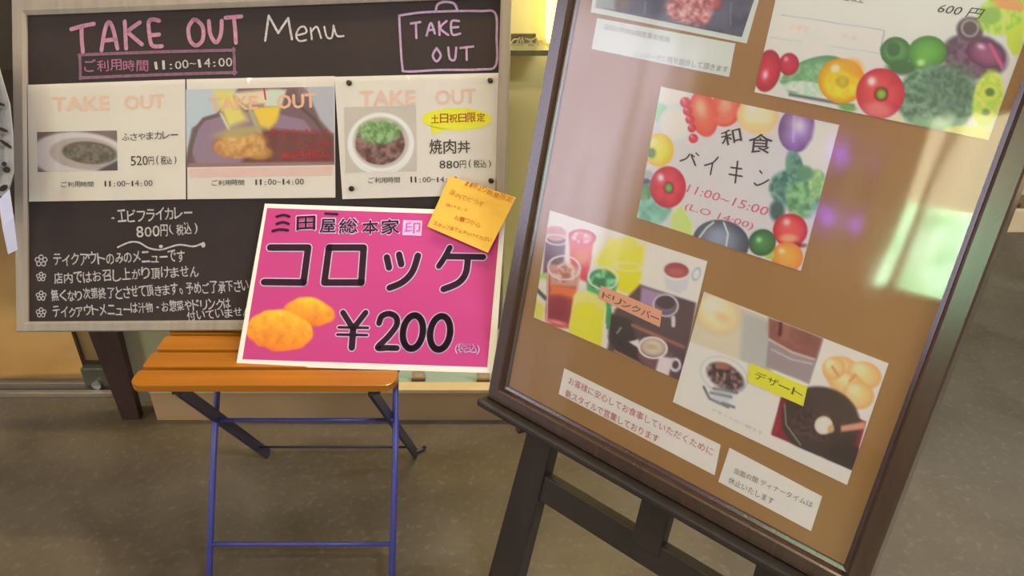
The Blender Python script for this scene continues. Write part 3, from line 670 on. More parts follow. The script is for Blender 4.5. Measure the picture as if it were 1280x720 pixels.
k = Ink(SB, of+.0005); hours(k, 264, 380, 232); k.build(inkB, t)
# sheet 3: beef bowl
t = sheet(SB, 'menu_sheet', 'cream beef bowl sheet with a yellow bubble, pinned at the right of the chalkboard', 'menu sheet', [(418, 96), (624, 91), (627, 243), (428, 249)], m_paper, OB-.0055, film=m_film)
p = Pic(SB, [(430, 134), (520, 132), (521, 214), (432, 216)], of+.0009, 1.1).fill((196, 176, 150))
p.ell(476, 178, 40, 37, 0, (226, 212, 194), 3).ell(476, 178, 35, 32, 0, (196, 172, 152), 2.5).tex(475, 179, 31, 27, 0, (86, 50, 42), (150, 104, 92), 6, 7).tex(474, 165, 27, 15, 0, (96, 130, 62), (152, 172, 112), 4, 9, 5).ring(476, 180, 40, 37, 0, (232, 222, 206), 3, 2, .8)
p.build(t, LB, label='photo of a bowl of grilled beef with green onion')
k = Ink(SB, of+.0009); k.text('TAKE', (450, 132), (519, 131), 18, bold=.12); k.text('OUT', (545, 131), (595, 129), 18, bold=.12); k.build(inkO, t, label='faded orange TAKE OUT')
k = Ink(SB, of+.0009); k.blob(571, 149, 44, 14, 0, 36); k.poly([(538, 156), (560, 162), (540, 168)]); k.build(mat('yellow bubble', (246, 228, 40), LB, rough=.6, noise=.02), t, name='speech_bubble', label='bright yellow bubble')
k = Ink(SB, of+.0011); k.hand('土日祝日限定', (538, 154), (607, 152), 11, bold=.035, amp=.2); k.build(ink_mat('brown red print', (170, 62, 40), LB), t, label='red letters in the bubble')
k = Ink(SB, of+.0009); k.hand('焼肉丼', (536, 193), (589, 191), 17, bold=.03, amp=.2); k.hand('880円(税込)', (549, 211), (617, 209), 10, bold=.02, amp=.2); hours(k, 460, 572, 229); k.build(inkB, t)
for (px, py), lb in zip([(437, 104), (613, 101), (440, 236), (614, 226)], ['top left', 'top right', 'bottom left', 'bottom right, beside the orange note']):
    u = SB.uv(px, py); q = SB.w(u, OB-.0055+.0024)
    t = thing('push_pin', 'black push pin at the %s corner of the beef bowl sheet' % lb if 'note' not in lb else 'black push pin beside the orange sticky note on the beef bowl sheet', 'push pin', q, SB, 'black pins on the beef bowl sheet')
    MB().tube([q, q+SB.n*.004, q+SB.n*.0055], [.0052, .005, .003], 14).build('head', mat('black plastic', (30, 24, 22), rough=.35, noise=.05), t, smooth=False)
    MB().tube([q-SB.n*.006, q+SB.n*.001], .0006, 6).build('needle', mat('steel needle', (150, 150, 150), rough=.3, metal=1, noise=.02), t)

# =================================================================== PINK PRICE CARD
def onb(off, x, y): T_ = SB.lift(off); return T_.w(T_.uv(x, y))
CTL = onb(.013, 331, 255); CTR = onb(.015, 632, 264); CBL = atZ(295, 456.5, 1.362)
SP = Surf(CBL, CTR-CTL, CTL-CBL)
card = thing('price_card', 'large magenta card with black katakana reading ¥200 propped on the seat', 'card', SP.w(SP.uv(456, 462)), SP)
cq = [(331, 254.5), (632, 264.5), (618, 466.5), (295, 456.5)]
mb = MB(); mb.slab(SP, px_quad(SP, cq), -.003, 0); mb.build('card_board', mat('white card board', (240, 214, 198), LB, rough=.45, noise=.02), card)
p = Pic(SP, [(334, 260), (626, 270), (609, 459), (303, 449)], .0004, 1.5).fill((188, 48, 108))
n = p.vn(60, 3)[:, None]; p.C = p.C*(1-n*.16)+np.array([204, 74, 122])*n*.16
for cx, cy, rx, ry, an, sd in ((388, 390, 33, 18, 8, 3), (349, 413, 44, 27, 6, 6)):
    u, v = p.rel(cx, cy, rx, ry, an); rr = np.sqrt(u*u+v*v)+.14*(p.vn(11, sd)-.5)+.10*np.abs(u)*np.abs(v)
    m_ = np.clip(.5-(rr-.97)*ry/2.5, 0, 1)[:, None]; tx = (p.vn(9, sd+1)*.6+p.vn(4, sd+2)*.4)[:, None]; sh = np.clip((v*.5+.45), 0, 1)[:, None]
    colr = (np.array([252, 176, 40])*(1-sh)+np.array([226, 106, 22])*sh)*(.86+.24*tx); p.C = p.C*(1-m_)+colr*m_
p.build(card, LB*np.array([1, 1, 1]), label='magenta print with two golden croquettes')
def X5(x, y): return (290+x/2.881, 220+y/2.881)
halo = Ink(SP, .0007); blk = Ink(SP, .0012)
inkC = ink_mat('card black', (48, 26, 34), LB)
def straight(pts, wd): return ('s', pts, wd)
def curved(pts, wd): return ('c', pts, wd)
def ov(cx, cy): return [(cx+36*math.cos(t)-6*math.sin(t), cy+60*math.sin(t)) for t in np.linspace(0, 2*math.pi, 15)]
GL = [
  [straight([(138, 258), (275, 258)], 8.2), straight([(275, 258), (258, 384)], 8.2), straight([(116, 382), (258, 384)], 8.2)],
  [straight([(350, 258), (475, 258)], 8.2), straight([(475, 258), (466, 384)], 8.2), straight([(350, 258), (333, 384)], 8.2), straight([(333, 384), (466, 384)], 8.2)],
  [straight([(558, 293), (566, 330)], 8), straight([(602, 283), (610, 318)], 8), curved([(670, 287), (650, 345), (615, 382), (568, 403)], 8)],
  [curved([(785, 258), (765, 295), (745, 325)], 7), curved([(778, 290), (905, 292)], 7.5), curved([(850, 294), (842, 350), (815, 385), (762, 408)], 8)],
  [straight([(400, 492), (437, 550)], 7), straight([(482, 492), (437, 550)], 7), straight([(437, 550), (432, 618)], 8), straight([(385, 545), (490, 547)], 3.2), straight([(380, 571), (487, 573)], 3.2)],
  [curved([(530, 530), (540, 505), (568, 496), (592, 510), (592, 540), (560, 582), (525, 618), (560, 619), (594, 620)], 7.2)],
  [curved(ov(652, 562), 8)], [curved(ov(750, 565), 8)]]
for g in GL:
    for I_, dw in ((halo, 2.8), (Ink(SP, .0012), 0)):
        for kind, pts, wd in g: I_.stroke([X5(*q) for q in pts], wd+dw, curve=kind == 'c')
    I_.build(inkC, card, name='letter')
# brush-written shop name, then the small stamp and tax note
def nmx(I_, bd):
    I_.stroke([(346, 271), (355, 269), (362, 271)], 3.2+bd); I_.stroke([(346, 280), (354, 278), (361, 280)], 3.2+bd); I_.stroke([(341, 289), (350, 287), (360, 288)], 3.4+bd)
    I_.text('田', (371, 288), (394, 287), 17, bold=.07); 
    I_.stroke([(407, 267), (422, 268)], 3+bd); I_.text('屋', (400, 291), (419, 291), 17, bold=.05)
    I_.text('総', (424, 292), (447, 291), 18, bold=.04); I_.text('本', (453, 293), (473, 292), 17, bold=.05); I_.text('家', (477, 293), (499, 292), 18, bold=.05)
nmx(blk, 0)
halo2 = Ink(SP, .0007); halo2.text('総', (423, 293), (448, 292), 20, bold=.11); halo2.text('屋', (399, 292), (420, 292), 19, bold=.11); halo2.text('家', (476, 294), (500, 293), 20, bold=.11); halo2.text('田', (370, 289), (395, 288), 19, bold=.12); halo2.text('本', (452, 294), (474, 293), 19, bold=.11)
halo.build(ink_mat('grey white halo', (206, 172, 184), LB), card, name='letter_outline', label='pale outline around the black letters')
halo2.build(_m['grey white halo'], card, name='letter_outline')
blk.build(ink_mat('card black', (48, 26, 34), LB), card, label='black katakana and price')
k = Ink(SP, .0010); k.poly([(504, 275), (528, 276), (527, 295), (503, 294)]); k.build(ink_mat('stamp pale', (214, 168, 190), LB), card, name='stamp', label='pale square stamp')
k = Ink(SP, .0014); k.text('印', (506, 292), (525, 292), 14, bold=.02); k.build(ink_mat('stamp ink', (196, 84, 150), LB), card)
k = Ink(SP, .0012); k.text('(税込)', (569, 442), (599, 443), 13, bold=.08); k.build(_m['stamp pale'], card)
k = Ink(SP, .0015); k.text('(税込)', (570, 441), (598, 442), 12, bold=.0); k.build(ink_mat('tax ink', (120, 50, 90), LB), card)

# =================================================================== ORANGE STICKY NOTE
def on(S_, off, x, y): T_ = S_.lift(off); return T_.w(T_.uv(x, y))
NQ = [on(SB, .022, 562, 220), on(SB, .022, 645, 247), on(SP, .010, 610, 316), on(SP, .010, 534, 283)]
# built as a slightly curled grid
note = thing('sticky_note', 'orange handwritten sticky note overlapping the magenta card and chalkboard frame', 'note', NQ[3], Surf(NQ[3], NQ[2]-NQ[3], NQ[0]-NQ[3]))
N = 10; V = []; Fc = []
nn = nrm(np.cross(NQ[1]-NQ[0], NQ[0]-NQ[3]))
for side in (0, 1):
    for j in range(N+1):
        for i in range(N+1):
            a, b2 = i/N, j/N; q = (1-a)*(1-b2)*NQ[0]+a*(1-b2)*NQ[1]+a*b2*NQ[2]+(1-a)*b2*NQ[3]
            V.append(q+nn*(.0005*side-.0005+.003*(b2-.5)**2))
M1 = (N+1)**2
for j in range(N):
    for i in range(N):
        q = j*(N+1)+i; Fc += [(q, q+1, q+N+2, q+N+1), (q+M1, q+N+1+M1, q+N+2+M1, q+1+M1)]
for i in range(N):
    for e0, e1 in ((i, i+1), (N*(N+1)+i+1, N*(N+1)+i), ((i+1)*(N+1), i*(N+1)), (i*(N+1)+N, (i+1)*(N+1)+N)): Fc.append((e1, e0, e0+M1, e1+M1))
build('paper', V, Fc, mat('orange note paper', (246, 172, 60), LB, rough=.7, noise=.03, nscale=12), note)
SN = Surf(NQ[3]+nn*.0022, NQ[2]-NQ[3], NQ[0]-NQ[3])
if SN.n@F_ > 0: print('note normal flipped')
k = Ink(SN, .0)
k.hand('11時より', (579, 231), (607, 241), 8, bold=.01, amp=.6); k.hand('数量限定', (607, 242), (640, 253), 7, bold=.02, amp=.6); k.hand('店内でどうぞ', (561, 243), (604, 259), 7, bold=.0, amp=.8)
k.hand('揚げたて', (556, 257), (585, 266), 4, bold=-.01, amp=.4); k.hand('お一つから', (567, 273), (600, 285), 6, bold=0, amp=.6); k.hand('スタッフまでお声かけください', (541, 281), (614, 303), 5, bold=.02, amp=.4)
k.build(ink_mat('note ink', (178, 98, 30), LB), note, label='brown handwriting')

# =================================================================== POSTER BOARD AND EASEL
ZP = 1.30
SR = Surf(atZ(640, 475, ZP), -ray(-550, -150), -ray(131, 3217))
u_l = SR.uv(640, 475)[0]; uR = SR.uv(1058, 700)[0]; vb = SR.uv(640, 484)[1]
# inner rectangle of the frame
pL = SR.uv(713, 50)[0]; pR = (SR.uv(1172, 380)[0]+SR.uv(1270, 130)[0])/2
pL = (SR.uv(716, 0)[0]+SR.uv(643, 470)[0])/2
vb = (SR.uv(700, 515)[1]+SR.uv(980, 672)[1])/2
vt = vb+.86
FW = .033
I = [np.array([pL, vt]), np.array([pR, vt]), np.array([pR, vb]), np.array([pL, vb])]
O = [np.array([pL-FW, vt+FW]), np.array([pR+FW, vt+FW]), np.array([pR+FW, vb-FW]), np.array([pL-FW, vb-FW])]
pf = thing('framed_poster_board', 'tilted brown poster board in dark frame on black easel, covered with menu pictures', 'poster board', SR.w((O[2]+O[3])/2, -.02), SR)
m_pf = mat('dark gloss frame', (52, 34, 26), LR*.8, rough=.25, noise=.15, nscale=14, coat=1, stretch=(5, 5, .6)); m_pf.node_tree.nodes['Principled BSDF'].inputs['Coat IOR'].default_value = 1.6; m_pf.node_tree.nodes['Principled BSDF'].inputs['Coat Roughness'].default_value = .2
m_pb = mat('brown backing board', (148, 106, 60), LR, rough=.5, noise=.05, nscale=3)
MB().slab(SR, [p+(q-p)*.4 for p, q in zip(I, O)], -.012, -.004).build('backing_board', m_pb, pf)
def rail2(S, oa, ob, ib, ia, back, front):
    prof = [(0, back), (0, front-.003), (.08, front), (.68, front), (.76, front-.002), (.84, front-.010), (1, front-.0115), (1, back)]
    mb = MB(); mb.loft([[S.w(o_+(i_-o_)*t, off) for t, off in prof] for o_, i_ in ((oa, ia), (ob, ib))]); return mb
for k_ in range(4): rail2(SR, O[k_], O[(k_+1) % 4], I[(k_+1) % 4], I[k_], -.042, .012).build('frame_rail', m_pf, pf)
gl = [p+(q-p)*.02 for p, q in zip(I, O)]
MB().slab(SR, gl, .0045, .0052).build('clear_cover', glass_mat('poster film', 1.7, .02, bump=.22, scale=(6, 1, .9), bs=2.5), pf)

inkR = ink_mat('black print right', (64, 58, 66), LR)
inkP = ink_mat('pink red print', (206, 92, 120), LR)
m_wp = mat('white poster paper', (202, 204, 220), LR, rough=.5, noise=.02)
m_rp = mat('notice paper', (222, 206, 200), LR, rough=.5, noise=.02)
OS = -.0038
def pep(p, cx, cy, rx, ry, ang, c, dark, stem=(110, 160, 60), lobes=5):
    p.ball(cx, cy, rx, ry, ang, c, dark, (255, 235, 225), -.4, -.45, lobes, hr=.18); 
    p.ell(cx+1, cy+1, rx*.30, ry*.30, ang, tuple(int(v*.75) for v in dark), 3).ball(cx+1, cy+1, rx*.22, ry*.22, 0, stem, (70, 120, 40), soft=2)
# --- vegetable poster, top right
t = sheet(SR, 'poster', 'white poster edged with peppers and leafy vegetables at the top right of the board', 'poster', [(1012, -190), (1346, -130), (1235, 175), (942, 115)], m_wp, OS)
of = OS+.0008
p = Pic(SR, [(981, -55), (1300, -6), (1235, 175), (942, 115)], of+.0004, 1.5).fill((212, 212, 216))
def X1(x, y): return (920+x/3.556, y/3.556)
p.poly([X1(*q) for q in [(200, 62), (660, 132), (640, 225), (160, 165)]], (216, 208, 212), 2).line([X1(200, 65), X1(660, 135)], 1.2, (168, 174, 184)).line([X1(660, 140), X1(640, 225)], 1.2, (140, 140, 150)).line([X1(150, 165), X1(650, 240)], 1.2, (184, 188, 196))
def E1(x, y, rx, ry): return x/3.556+920, y/3.556, rx/3.556, ry/3.556
p.ball(*E1(345, 215, 60, 70), 0, (222, 224, 222), (208, 212, 212), soft=8)
p.ball(*E1(340, 330, 150, 70), -20, (120, 168, 120), (84, 132, 92), None)
p.tex(*E1(300, 340, 120, 60), -20, (92, 148, 100), (150, 190, 150), 7, 2, 4, .6)
p.ell(*E1(170, 390, 60, 26), 10, (206, 220, 206), 4).tex(*E1(330, 395, 110, 30), 8, (168, 206, 176), (220, 232, 214), 5, 5, 3)
p.ball(*E1(235, 285, 45, 50), 10, (196, 44, 74), (160, 24, 50), (240, 150, 170)).ball(*E1(140, 315, 58, 95), 12, (200, 40, 70), (150, 18, 44), (250, 190, 200), -.1, .2, 0)
p.line([X1(240, 420), X1(380, 445), X1(520, 470)], 3, (52, 70, 60), 4)
pep(p, *E1(470, 360, 105, 100), 15, (240, 196, 36), (226, 140, 20), (150, 150, 40), 4)
p.ell(*E1(520, 300, 50, 40), 20, (238, 150, 40), 8, .7).tex(*E1(470, 380, 80, 60), 0, (236, 186, 30), (250, 222, 60), 8, 3, 6, .6)
p.ell(*E1(495, 478, 40, 16), 10, (110, 160, 84), 3)
p.tex(*E1(1060, 250, 150, 100), 10, (84, 66, 84), (128, 92, 116), 7, 8, 5); p.ell(*E1(1040, 130, 60, 55), 0, (88, 70, 80), 4).ring(*E1(1040, 125, 36, 36), 0, (150, 136, 146), 3, 2).ball(*E1(1110, 240, 90, 60), 20, (150, 84, 120), (88, 50, 80), (220, 180, 200))
p.line([X1(1130, 200), X1(1185, 300)], 5, (190, 84, 130), 3)
p.ball(*E1(710, 230, 68, 66), 0, (92, 150, 84), (50, 96, 50), (150, 196, 150), -.3, 0).ell(*E1(700, 220, 30, 32), 0, (54, 100, 56), 3).ell(*E1(740, 300, 70, 34), 0, (64, 106, 62), 5)
p.ball(*E1(850, 235, 88, 76), -10, (104, 168, 70), (66, 120, 48), (190, 220, 150), -.4, .5)
p.tex(*E1(895, 440, 180, 150), 0, (76, 110, 88), (126, 158, 132), 6, 11, 6).tex(*E1(960, 380, 120, 110), 0, (66, 92, 82), (104, 128, 112), 4, 12, 8, .6).ell(*E1(880, 545, 120, 26), 5, (148, 182, 146), 8, .8)
pep(p, *E1(642, 415, 108, 112), 5, (216, 78, 84), (186, 42, 58), (150, 176, 60), 4)
p.ell(*E1(630, 490, 70, 34), 10, (224, 140, 138), 8, .6)
p.tex(*E1(1190, 60, 120, 90), -25, (148, 190, 60), (196, 216, 100), 7, 13, 5).ell(*E1(1215, 20, 70, 26), 10, (232, 150, 92), 4).ell(*E1(1130, 70, 50, 40), 0, (140, 176, 84), 5).poly([X1(*q) for q in [(1200, 140), (1285, 90), (1270, 240), (1235, 250), (1205, 200)]], (190, 214, 70), 3)
p.tex(*E1(1120, 440, 66, 130), 12, (170, 206, 74), (214, 226, 100), 6, 14, 4).ring(*E1(1130, 410, 32, 28), 0, (206, 222, 84), 3, 2).ell(*E1(1128, 410, 20, 18), 0, (90, 120, 60), 3).ell(*E1(1110, 500, 18, 16), 0, (110, 140, 60), 3)
p.tex(*E1(1040, 590, 110, 28), 5, (214, 222, 90), (232, 236, 130), 5, 15, 3).ell(*E1(718, 535, 26, 20), 0, (220, 222, 160), 3)
p.build(t, LR, label='photo border of peppers, broccoli and leaves')
k = Ink(SR, of+.0008); k.text('600 円', X1(885, 55), X1(1078, 84), 13, bold=.0, shear=.25)
k.text('中学生以上', (1036, -3), (1078, 4), 10, bold=0, shear=.2); k.build(inkR, t)
k = Ink(SR, of+.0008); k.text('小学生', (985, 36), (1010, 41), 8, bold=-.01); k.text('のみ', (1050, 47), (1070, 51), 6, bold=-.01); k.build(ink_mat('pale orange print', (224, 184, 172), LR), t, label='pale orange small print')
# --- meat photo sheet
t = sheet(SR, 'photo_sheet', 'white bordered dark photo of meat at the top of the brown board', 'photo', [(755, -115), (968, -75), (932, 54), (737, 15)], m_wp, OS)
p = Pic(SR, [(752, -40), (952, 0), (926, 46), (742, 9)], of+.0004, 1.6)
p = Pic(SR, [(757, -80), (956, -44), (926, 46), (743, 9)], of+.0004, 1.6).fill((78, 78, 98))
def X8(x, y): return (730+x/5.565, y/5.565)
p.tex(830, -10, 120, 60, 12, (62, 66, 86), (96, 96, 120), 16, 2, 10, .7).poly([X8(*q) for q in [(60, -60), (240, -60), (215, 75), (60, 60)]], (150, 158, 160), 6).ell(*X8(270, 20), 9, 8, 0, (120, 100, 96), 8)
for i, (x, y, rx, ry) in enumerate([(640, 60, 12, 12), (700, 20, 14, 16), (760, 70, 14, 12), (830, 10, 16, 14), (690, 105, 12, 9), (790, 120, 14, 8), (850, 120, 6, 8), (900, 20, 12, 10)]):
    p.ball(*X8(x, y), rx, ry, 20, (178, 84, 92) if i % 2 else (214, 158, 158), (120, 44, 60) if i % 3 else (168, 104, 112), (240, 212, 208), soft=3)
p.tex(*X8(730, 60), 30, 22, 10, (160, 70, 80), (232, 190, 186), 5, 6, 6, .6)
p.line([X8(420, 90), X8(425, 20)], 1.2, (130, 138, 160)).line([X8(1020, 170), X8(1022, 20)], 1.2, (120, 124, 140))
p.build(t, LR, label='dark photo of pink raw meat')
# --- slip under the photo
t = sheet(SR, 'notice_slip', 'white slip with two grey printed lines just under the meat photo', 'notice', [(745, 22), (918, 54), (910, 96), (738, 61)], m_wp, OS+.0002)
k = Ink(SR, of+.0007); k.text('当店の牛肉は国産黒毛使用', (753, 36), (835, 53), 7, bold=.0); k.text('ハンバーグに限り提供して頂きます', (790, 71), (908, 91), 8, bold=.0); k.build(ink_mat('grey print', (138, 136, 146), LR), t)
# --- buffet poster
t = sheet(SR, 'poster', 'square poster ringed with vegetables and pink buffet hours in the middle of the board', 'poster', [(825, 108), (1048, 156), (1000, 339), (795, 272)], m_wp, OS)
p = Pic(SR, [(825, 108), (1048, 156), (1000, 339), (795, 272)], of+.0004, 1.35).fill((204, 196, 208))
def X2(x, y): return (780+x/2.768, 90+y/2.768)
def E2(x, y, rx, ry): return 780+x/2.768, 90+y/2.768, rx/2.768, ry/2.768
p.ell(*E2(160, 75, 55, 40), 0, (216, 220, 222), 5).ell(*E2(125, 140, 26, 34), 0, (150, 196, 150), 5).ball(*E2(178, 180, 58, 64), 0, (226, 226, 228), (196, 196, 204), soft=3)
for cx, cy, rx, ry, an in ((350, 130, 55, 60, 20), (275, 145, 48, 80, -12)): p.ball(*E2(cx, cy, rx, ry), an, (232, 110, 84), (206, 66, 60), (248, 176, 150), -.1, -.3, hr=.4)
p.tex(*E2(345, 130, 48, 52), 20, (224, 96, 76), (240, 140, 112), 7, 6, 4, .4)
for x, y, r in ((212, 105, 18), (220, 135, 16), (228, 165, 15), (235, 195, 14), (240, 230, 16)): p.ball(*E2(x, y, r, r), 0, (218, 54, 72), (176, 24, 48), (250, 160, 170))
p.ball(*E2(462, 150, 72, 62), 5, (238, 214, 178), (220, 176, 120), (246, 232, 212), soft=2.5).ell(*E2(465, 195, 55, 22), 5, (232, 190, 130), 6, .7)
p.ball(*E2(598, 200, 64, 78), 8, (160, 130, 176), (110, 78, 128), (204, 190, 224), .1, -.2, 3, hr=.35).line([X2(590, 140), X2(585, 240)], 2, (206, 196, 226), 3, .6)
p.poly([X2(*q) for q in [(660, 175), (745, 185), (700, 350), (625, 330), (610, 290), (650, 230)]], (214, 212, 216), 5)
p.tex(*E2(590, 330, 30, 60), -10, (64, 106, 90), (100, 148, 120), 6, 3, 3).tex(*E2(565, 400, 62, 60), 0, (54, 104, 92), (110, 160, 134), 6, 5, 5).tex(*E2(620, 440, 62, 66), 0, (70, 130, 88), (140, 186, 130), 8, 6, 5).ell(*E2(530, 480, 26, 36), 0, (60, 92, 78), 5).tex(*E2(668, 385, 30, 50), 0, (130, 176, 110), (170, 200, 140), 6, 8, 3)
p.ell(*E2(625, 350, 30, 26), 0, (86, 140, 104), 5)
p.ball(*E2(575, 548, 60, 58), 0, (226, 84, 80), (180, 30, 44), (250, 190, 180), -.2, -.5, 0).ell(*E2(570, 575, 30, 14), 0, (236, 150, 120), 4).ell(*E2(590, 600, 40, 8), 0, (120, 24, 30), 3)
p.ball(*E2(565, 640, 55, 52), 0, (240, 160, 70), (224, 120, 40), (250, 206, 140)).ell(*E2(505, 632, 16, 16), 0, (160, 190, 80), 3)
p.ball(*E2(478, 590, 48, 46), -30, (70, 130, 70), (34, 84, 44), (160, 206, 160), -.1, -.3)
p.ball(*E2(335, 590, 98, 78), 10, (104, 112, 134), (56, 62, 78), (136, 146, 172), -.1, -.2, hr=.5)
for q in ([(255, 580), (285, 540), (310, 520)], [(352, 610), (360, 560), (345, 520)]): p.line([X2(*v) for v in q], 2.0, (206, 206, 204))
p.ball(*E2(120, 270, 52, 58), 0, (244, 212, 44), (222, 170, 20), (252, 240, 140)).ell(*E2(95, 280, 20, 24), 0, (176, 180, 50), 3).ball(*E2(95, 280, 12, 15), 0, (96, 140, 60), (60, 100, 40))
p.ell(*E2(70, 360, 30, 18), -20, (160, 164, 170), 3).ell(*E2(75, 385, 20, 16), 0, (70, 60, 80), 3)
p.tex(*E2(105, 455, 62, 78), 15, (96, 156, 144), (136, 190, 174), 12, 3, 4).tex(*E2(70, 415, 30, 28), 0, (80, 126, 90), (110, 160, 120), 6, 9, 3)
p.poly([X2(*q) for q in [(160, 550), (165, 490), (200, 460), (235, 520), (235, 568)]], (190, 214, 120), 5)
pep(p, *E2(152, 398, 62, 72), 0, (224, 50, 78), (176, 20, 50), (110, 170, 70), 5)
p.build(t, LR, label='photo ring of vegetables around pale lilac')
k = Ink(SR, of+.0008)
def W6(x, y): return (840+x/4.5, 140+y/4.5)
k.text('和', W6(280, 195), W6(392, 165), 19, bold=.03); k.text('食', W6(420, 228), W6(555, 235), 24, bold=.02)
for st, wd in (([(95, 238), (75, 262), (42, 275)], 2), ([(105, 245), (128, 300)], 2), ([(105, 238), (122, 252)], 1.4), ([(130, 230), (146, 245)], 1.4),
               ([(255, 255), (225, 285), (180, 300)], 2), ([(225, 285), (212, 352)], 2), ([(365, 278), (352, 398)], 2.2), ([(328, 312), (388, 320)], 2), ([(318, 350), (390, 362)], 2), ([(490, 330), (502, 345)], 1.8), ([(460, 400), (475, 412), (510, 400), (540, 382)], 2)):
    k.stroke([W6(*q) for q in st], wd)
k.build(inkR, t, label='brush-written buffet heading')
k = Ink(SR, of+.0008); k.text('11:00~15:00', W6(75, 450), W6(525, 585), 11, bold=.0, shear=.2); k.text('(L.O 14:00)', W6(60, 555), W6(440, 672), 11, bold=.0, shear=.2); k.build(inkP, t, label='pink red serving hours')
# --- drinks sheet
t = sheet(SR, 'photo_sheet', 'drinks photo sheet with red, green and yellow glasses at the left of the board', 'photo', [(686, 263), (883, 327), (848, 476), (666, 397)], m_wp, OS)
p = Pic(SR, [(686, 263), (883, 327), (848, 476), (666, 397)], of+.0004, 1.3).fill((222, 212, 214))
def X3(x, y): return (650+x/3.13, 250+y/3.13)
def E3(x, y, rx, ry): return 650+x/3.13, 250+y/3.13, rx/3.13, ry/3.13
p.ell(*E3(330, 200, 90, 50), 0, (238, 226, 190), 12)
p.poly([X3(*q) for q in [(360, 150), (490, 180), (470, 380), (380, 350), (290, 240)]], (244, 208, 60), 10).poly([X3(*q) for q in [(390, 262), (478, 262), (465, 378), (382, 350)]], (250, 212, 20), 4).ell(*E3(425, 170, 36, 30), 0, (246, 220, 90), 5).ring(*E3(425, 262, 52, 16), 5, (250, 236, 160), 2, 2)
p.poly([X3(*q) for q in [(470, 330), (690, 400), (640, 720), (340, 590), (370, 430)]], (84, 62, 70), 4)
p.poly([X3(*q) for q in [(475, 340), (560, 365), (530, 400), (600, 470), (560, 440), (470, 400)]], (156, 126, 164), 4)
p.poly([X3(*q) for q in [(350, 440), (440, 470), (470, 640), (380, 600), (345, 540)]], (52, 40, 44), 5)
p.line([X3(440, 490), X3(640, 575)], 4, (160, 96, 82), 3).line([X3(370, 590), X3(470, 640)], 2, (190, 120, 110), 2)
# white cup, top right
p.poly([X3(*q) for q in [(500, 190), (725, 260), (690, 400), (470, 325)]], (220, 216, 224), 4)
p.poly([X3(*q) for q in [(555, 250), (668, 290), (655, 350), (620, 372), (570, 350)]], (198, 192, 204), 5).ball(*E3(610, 275, 56, 42), 10, (236, 234, 240), (206, 200, 212)).ell(*E3(612, 275, 48, 30), 6, (150, 56, 66), 2).ell(*E3(612, 282, 34, 16), 6, (176, 84, 84), 4).ring(*E3(690, 290, 14, 24), 20, (150, 156, 190), 1.5, 1.5)
# espresso cups
p.ball(*E3(570, 410, 48, 44), 10, (120, 106, 130), (92, 76, 92)).ell(*E3(568, 400, 38, 26), 10, (66, 48, 58), 2).ring(*E3(570, 412, 48, 42), 10, (196, 188, 204), 2, 1.5).line([X3(600, 460), X3(600, 490)], 5, (196, 190, 196), 2)
p.poly([X3(*q) for q in [(470, 560), (600, 600), (590, 690), (500, 660), (460, 610)]], (112, 76, 84), 4).poly([X3(*q) for q in [(545, 610), (600, 620), (580, 690), (530, 670)]], (214, 196, 200), 3).ball(*E3(520, 575, 50, 36), 10, (214, 200, 186), (168, 140, 130)).ring(*E3(520, 578, 54, 40), 8, (226, 218, 220), 2.2, 1.5).ell(*E3(515, 575, 26, 12), 10, (188, 164, 140), 3).poly([X3(*q) for q in [(425, 555), (465, 545), (465, 580)]], (224, 216, 222), 2).ring(*E3(608, 645, 18, 22), 0, (200, 196, 204), 3, 2)
p.line([X3(380, 520), X3(395, 500)], 2, (150, 156, 150), 2)
# glasses
p.poly([X3(*q) for q in [(100, 140), (180, 150), (170, 260), (90, 290)]], (92, 60, 76), 4).ball(*E3(140, 130, 42, 30), 5, (190, 124, 110), (200, 150, 150)).ring(*E3(142, 155, 42, 20), 5, (224, 196, 200), 1.6, 1.5)
p.poly([X3(*q) for q in [(190, 130), (292, 150), (262, 320), (200, 290)]], (226, 88, 84), 3).poly([X3(*q) for q in [(200, 220), (275, 225), (262, 320), (215, 300)]], (208, 40, 62), 5).ball(*E3(243, 145, 50, 28), 5, (226, 120, 120), (200, 56, 80), (250, 220, 220)).ring(*E3(243, 145, 50, 28), 5, (170, 60, 90), 1.6, 1.5).tex(*E3(240, 150, 40, 22), 5, (206, 84, 92), (246, 206, 200), 4, 4, 2, .7).line([X3(188, 120), X3(178, 260)], 2.4, (240, 206, 206), 1.5)
p.ball(*E3(240, 225, 36, 34), 0, (240, 130, 90), (220, 84, 74), None, soft=6)
p.ell(*E3(90, 310, 26, 22), 0, (160, 196, 90), 4).ell(*E3(90, 350, 26, 40), 0, (224, 226, 210), 4).poly([X3(*q) for q in [(60, 380), (100, 420), (90, 470), (45, 460)]], (206, 200, 90), 4).line([X3(65, 350), X3(100, 385)], 5, (66, 70, 60), 3)
p.poly([X3(*q) for q in [(108, 260), (236, 280), (190, 500), (100, 470)]], (150, 56, 50), 3).poly([X3(*q) for q in [(112, 250), (238, 262), (228, 340), (118, 335)]], (196, 138, 124), 4).tex(*E3(175, 285, 46, 40), 0, (166, 96, 84), (226, 186, 170), 6, 5, 4).poly([X3(*q) for q in [(120, 330), (225, 345), (215, 385), (115, 370)]], (216, 104, 50), 6).ell(*E3(150, 430, 40, 50), 10, (136, 30, 50), 10).ring(*E3(172, 265, 62, 46), 5, (214, 196, 202), 2.2, 1.5).line([X3(110, 270), X3(105, 470)], 1.4, (224, 190, 190), 1.5).line([X3(236, 280), X3(195, 500)], 1.4, (216, 170, 170), 1.5).ell(*E3(145, 490, 40, 8), 14, (190, 70, 70), 3).ell(*E3(145, 478, 38, 7), 14, (228, 130, 120), 3)
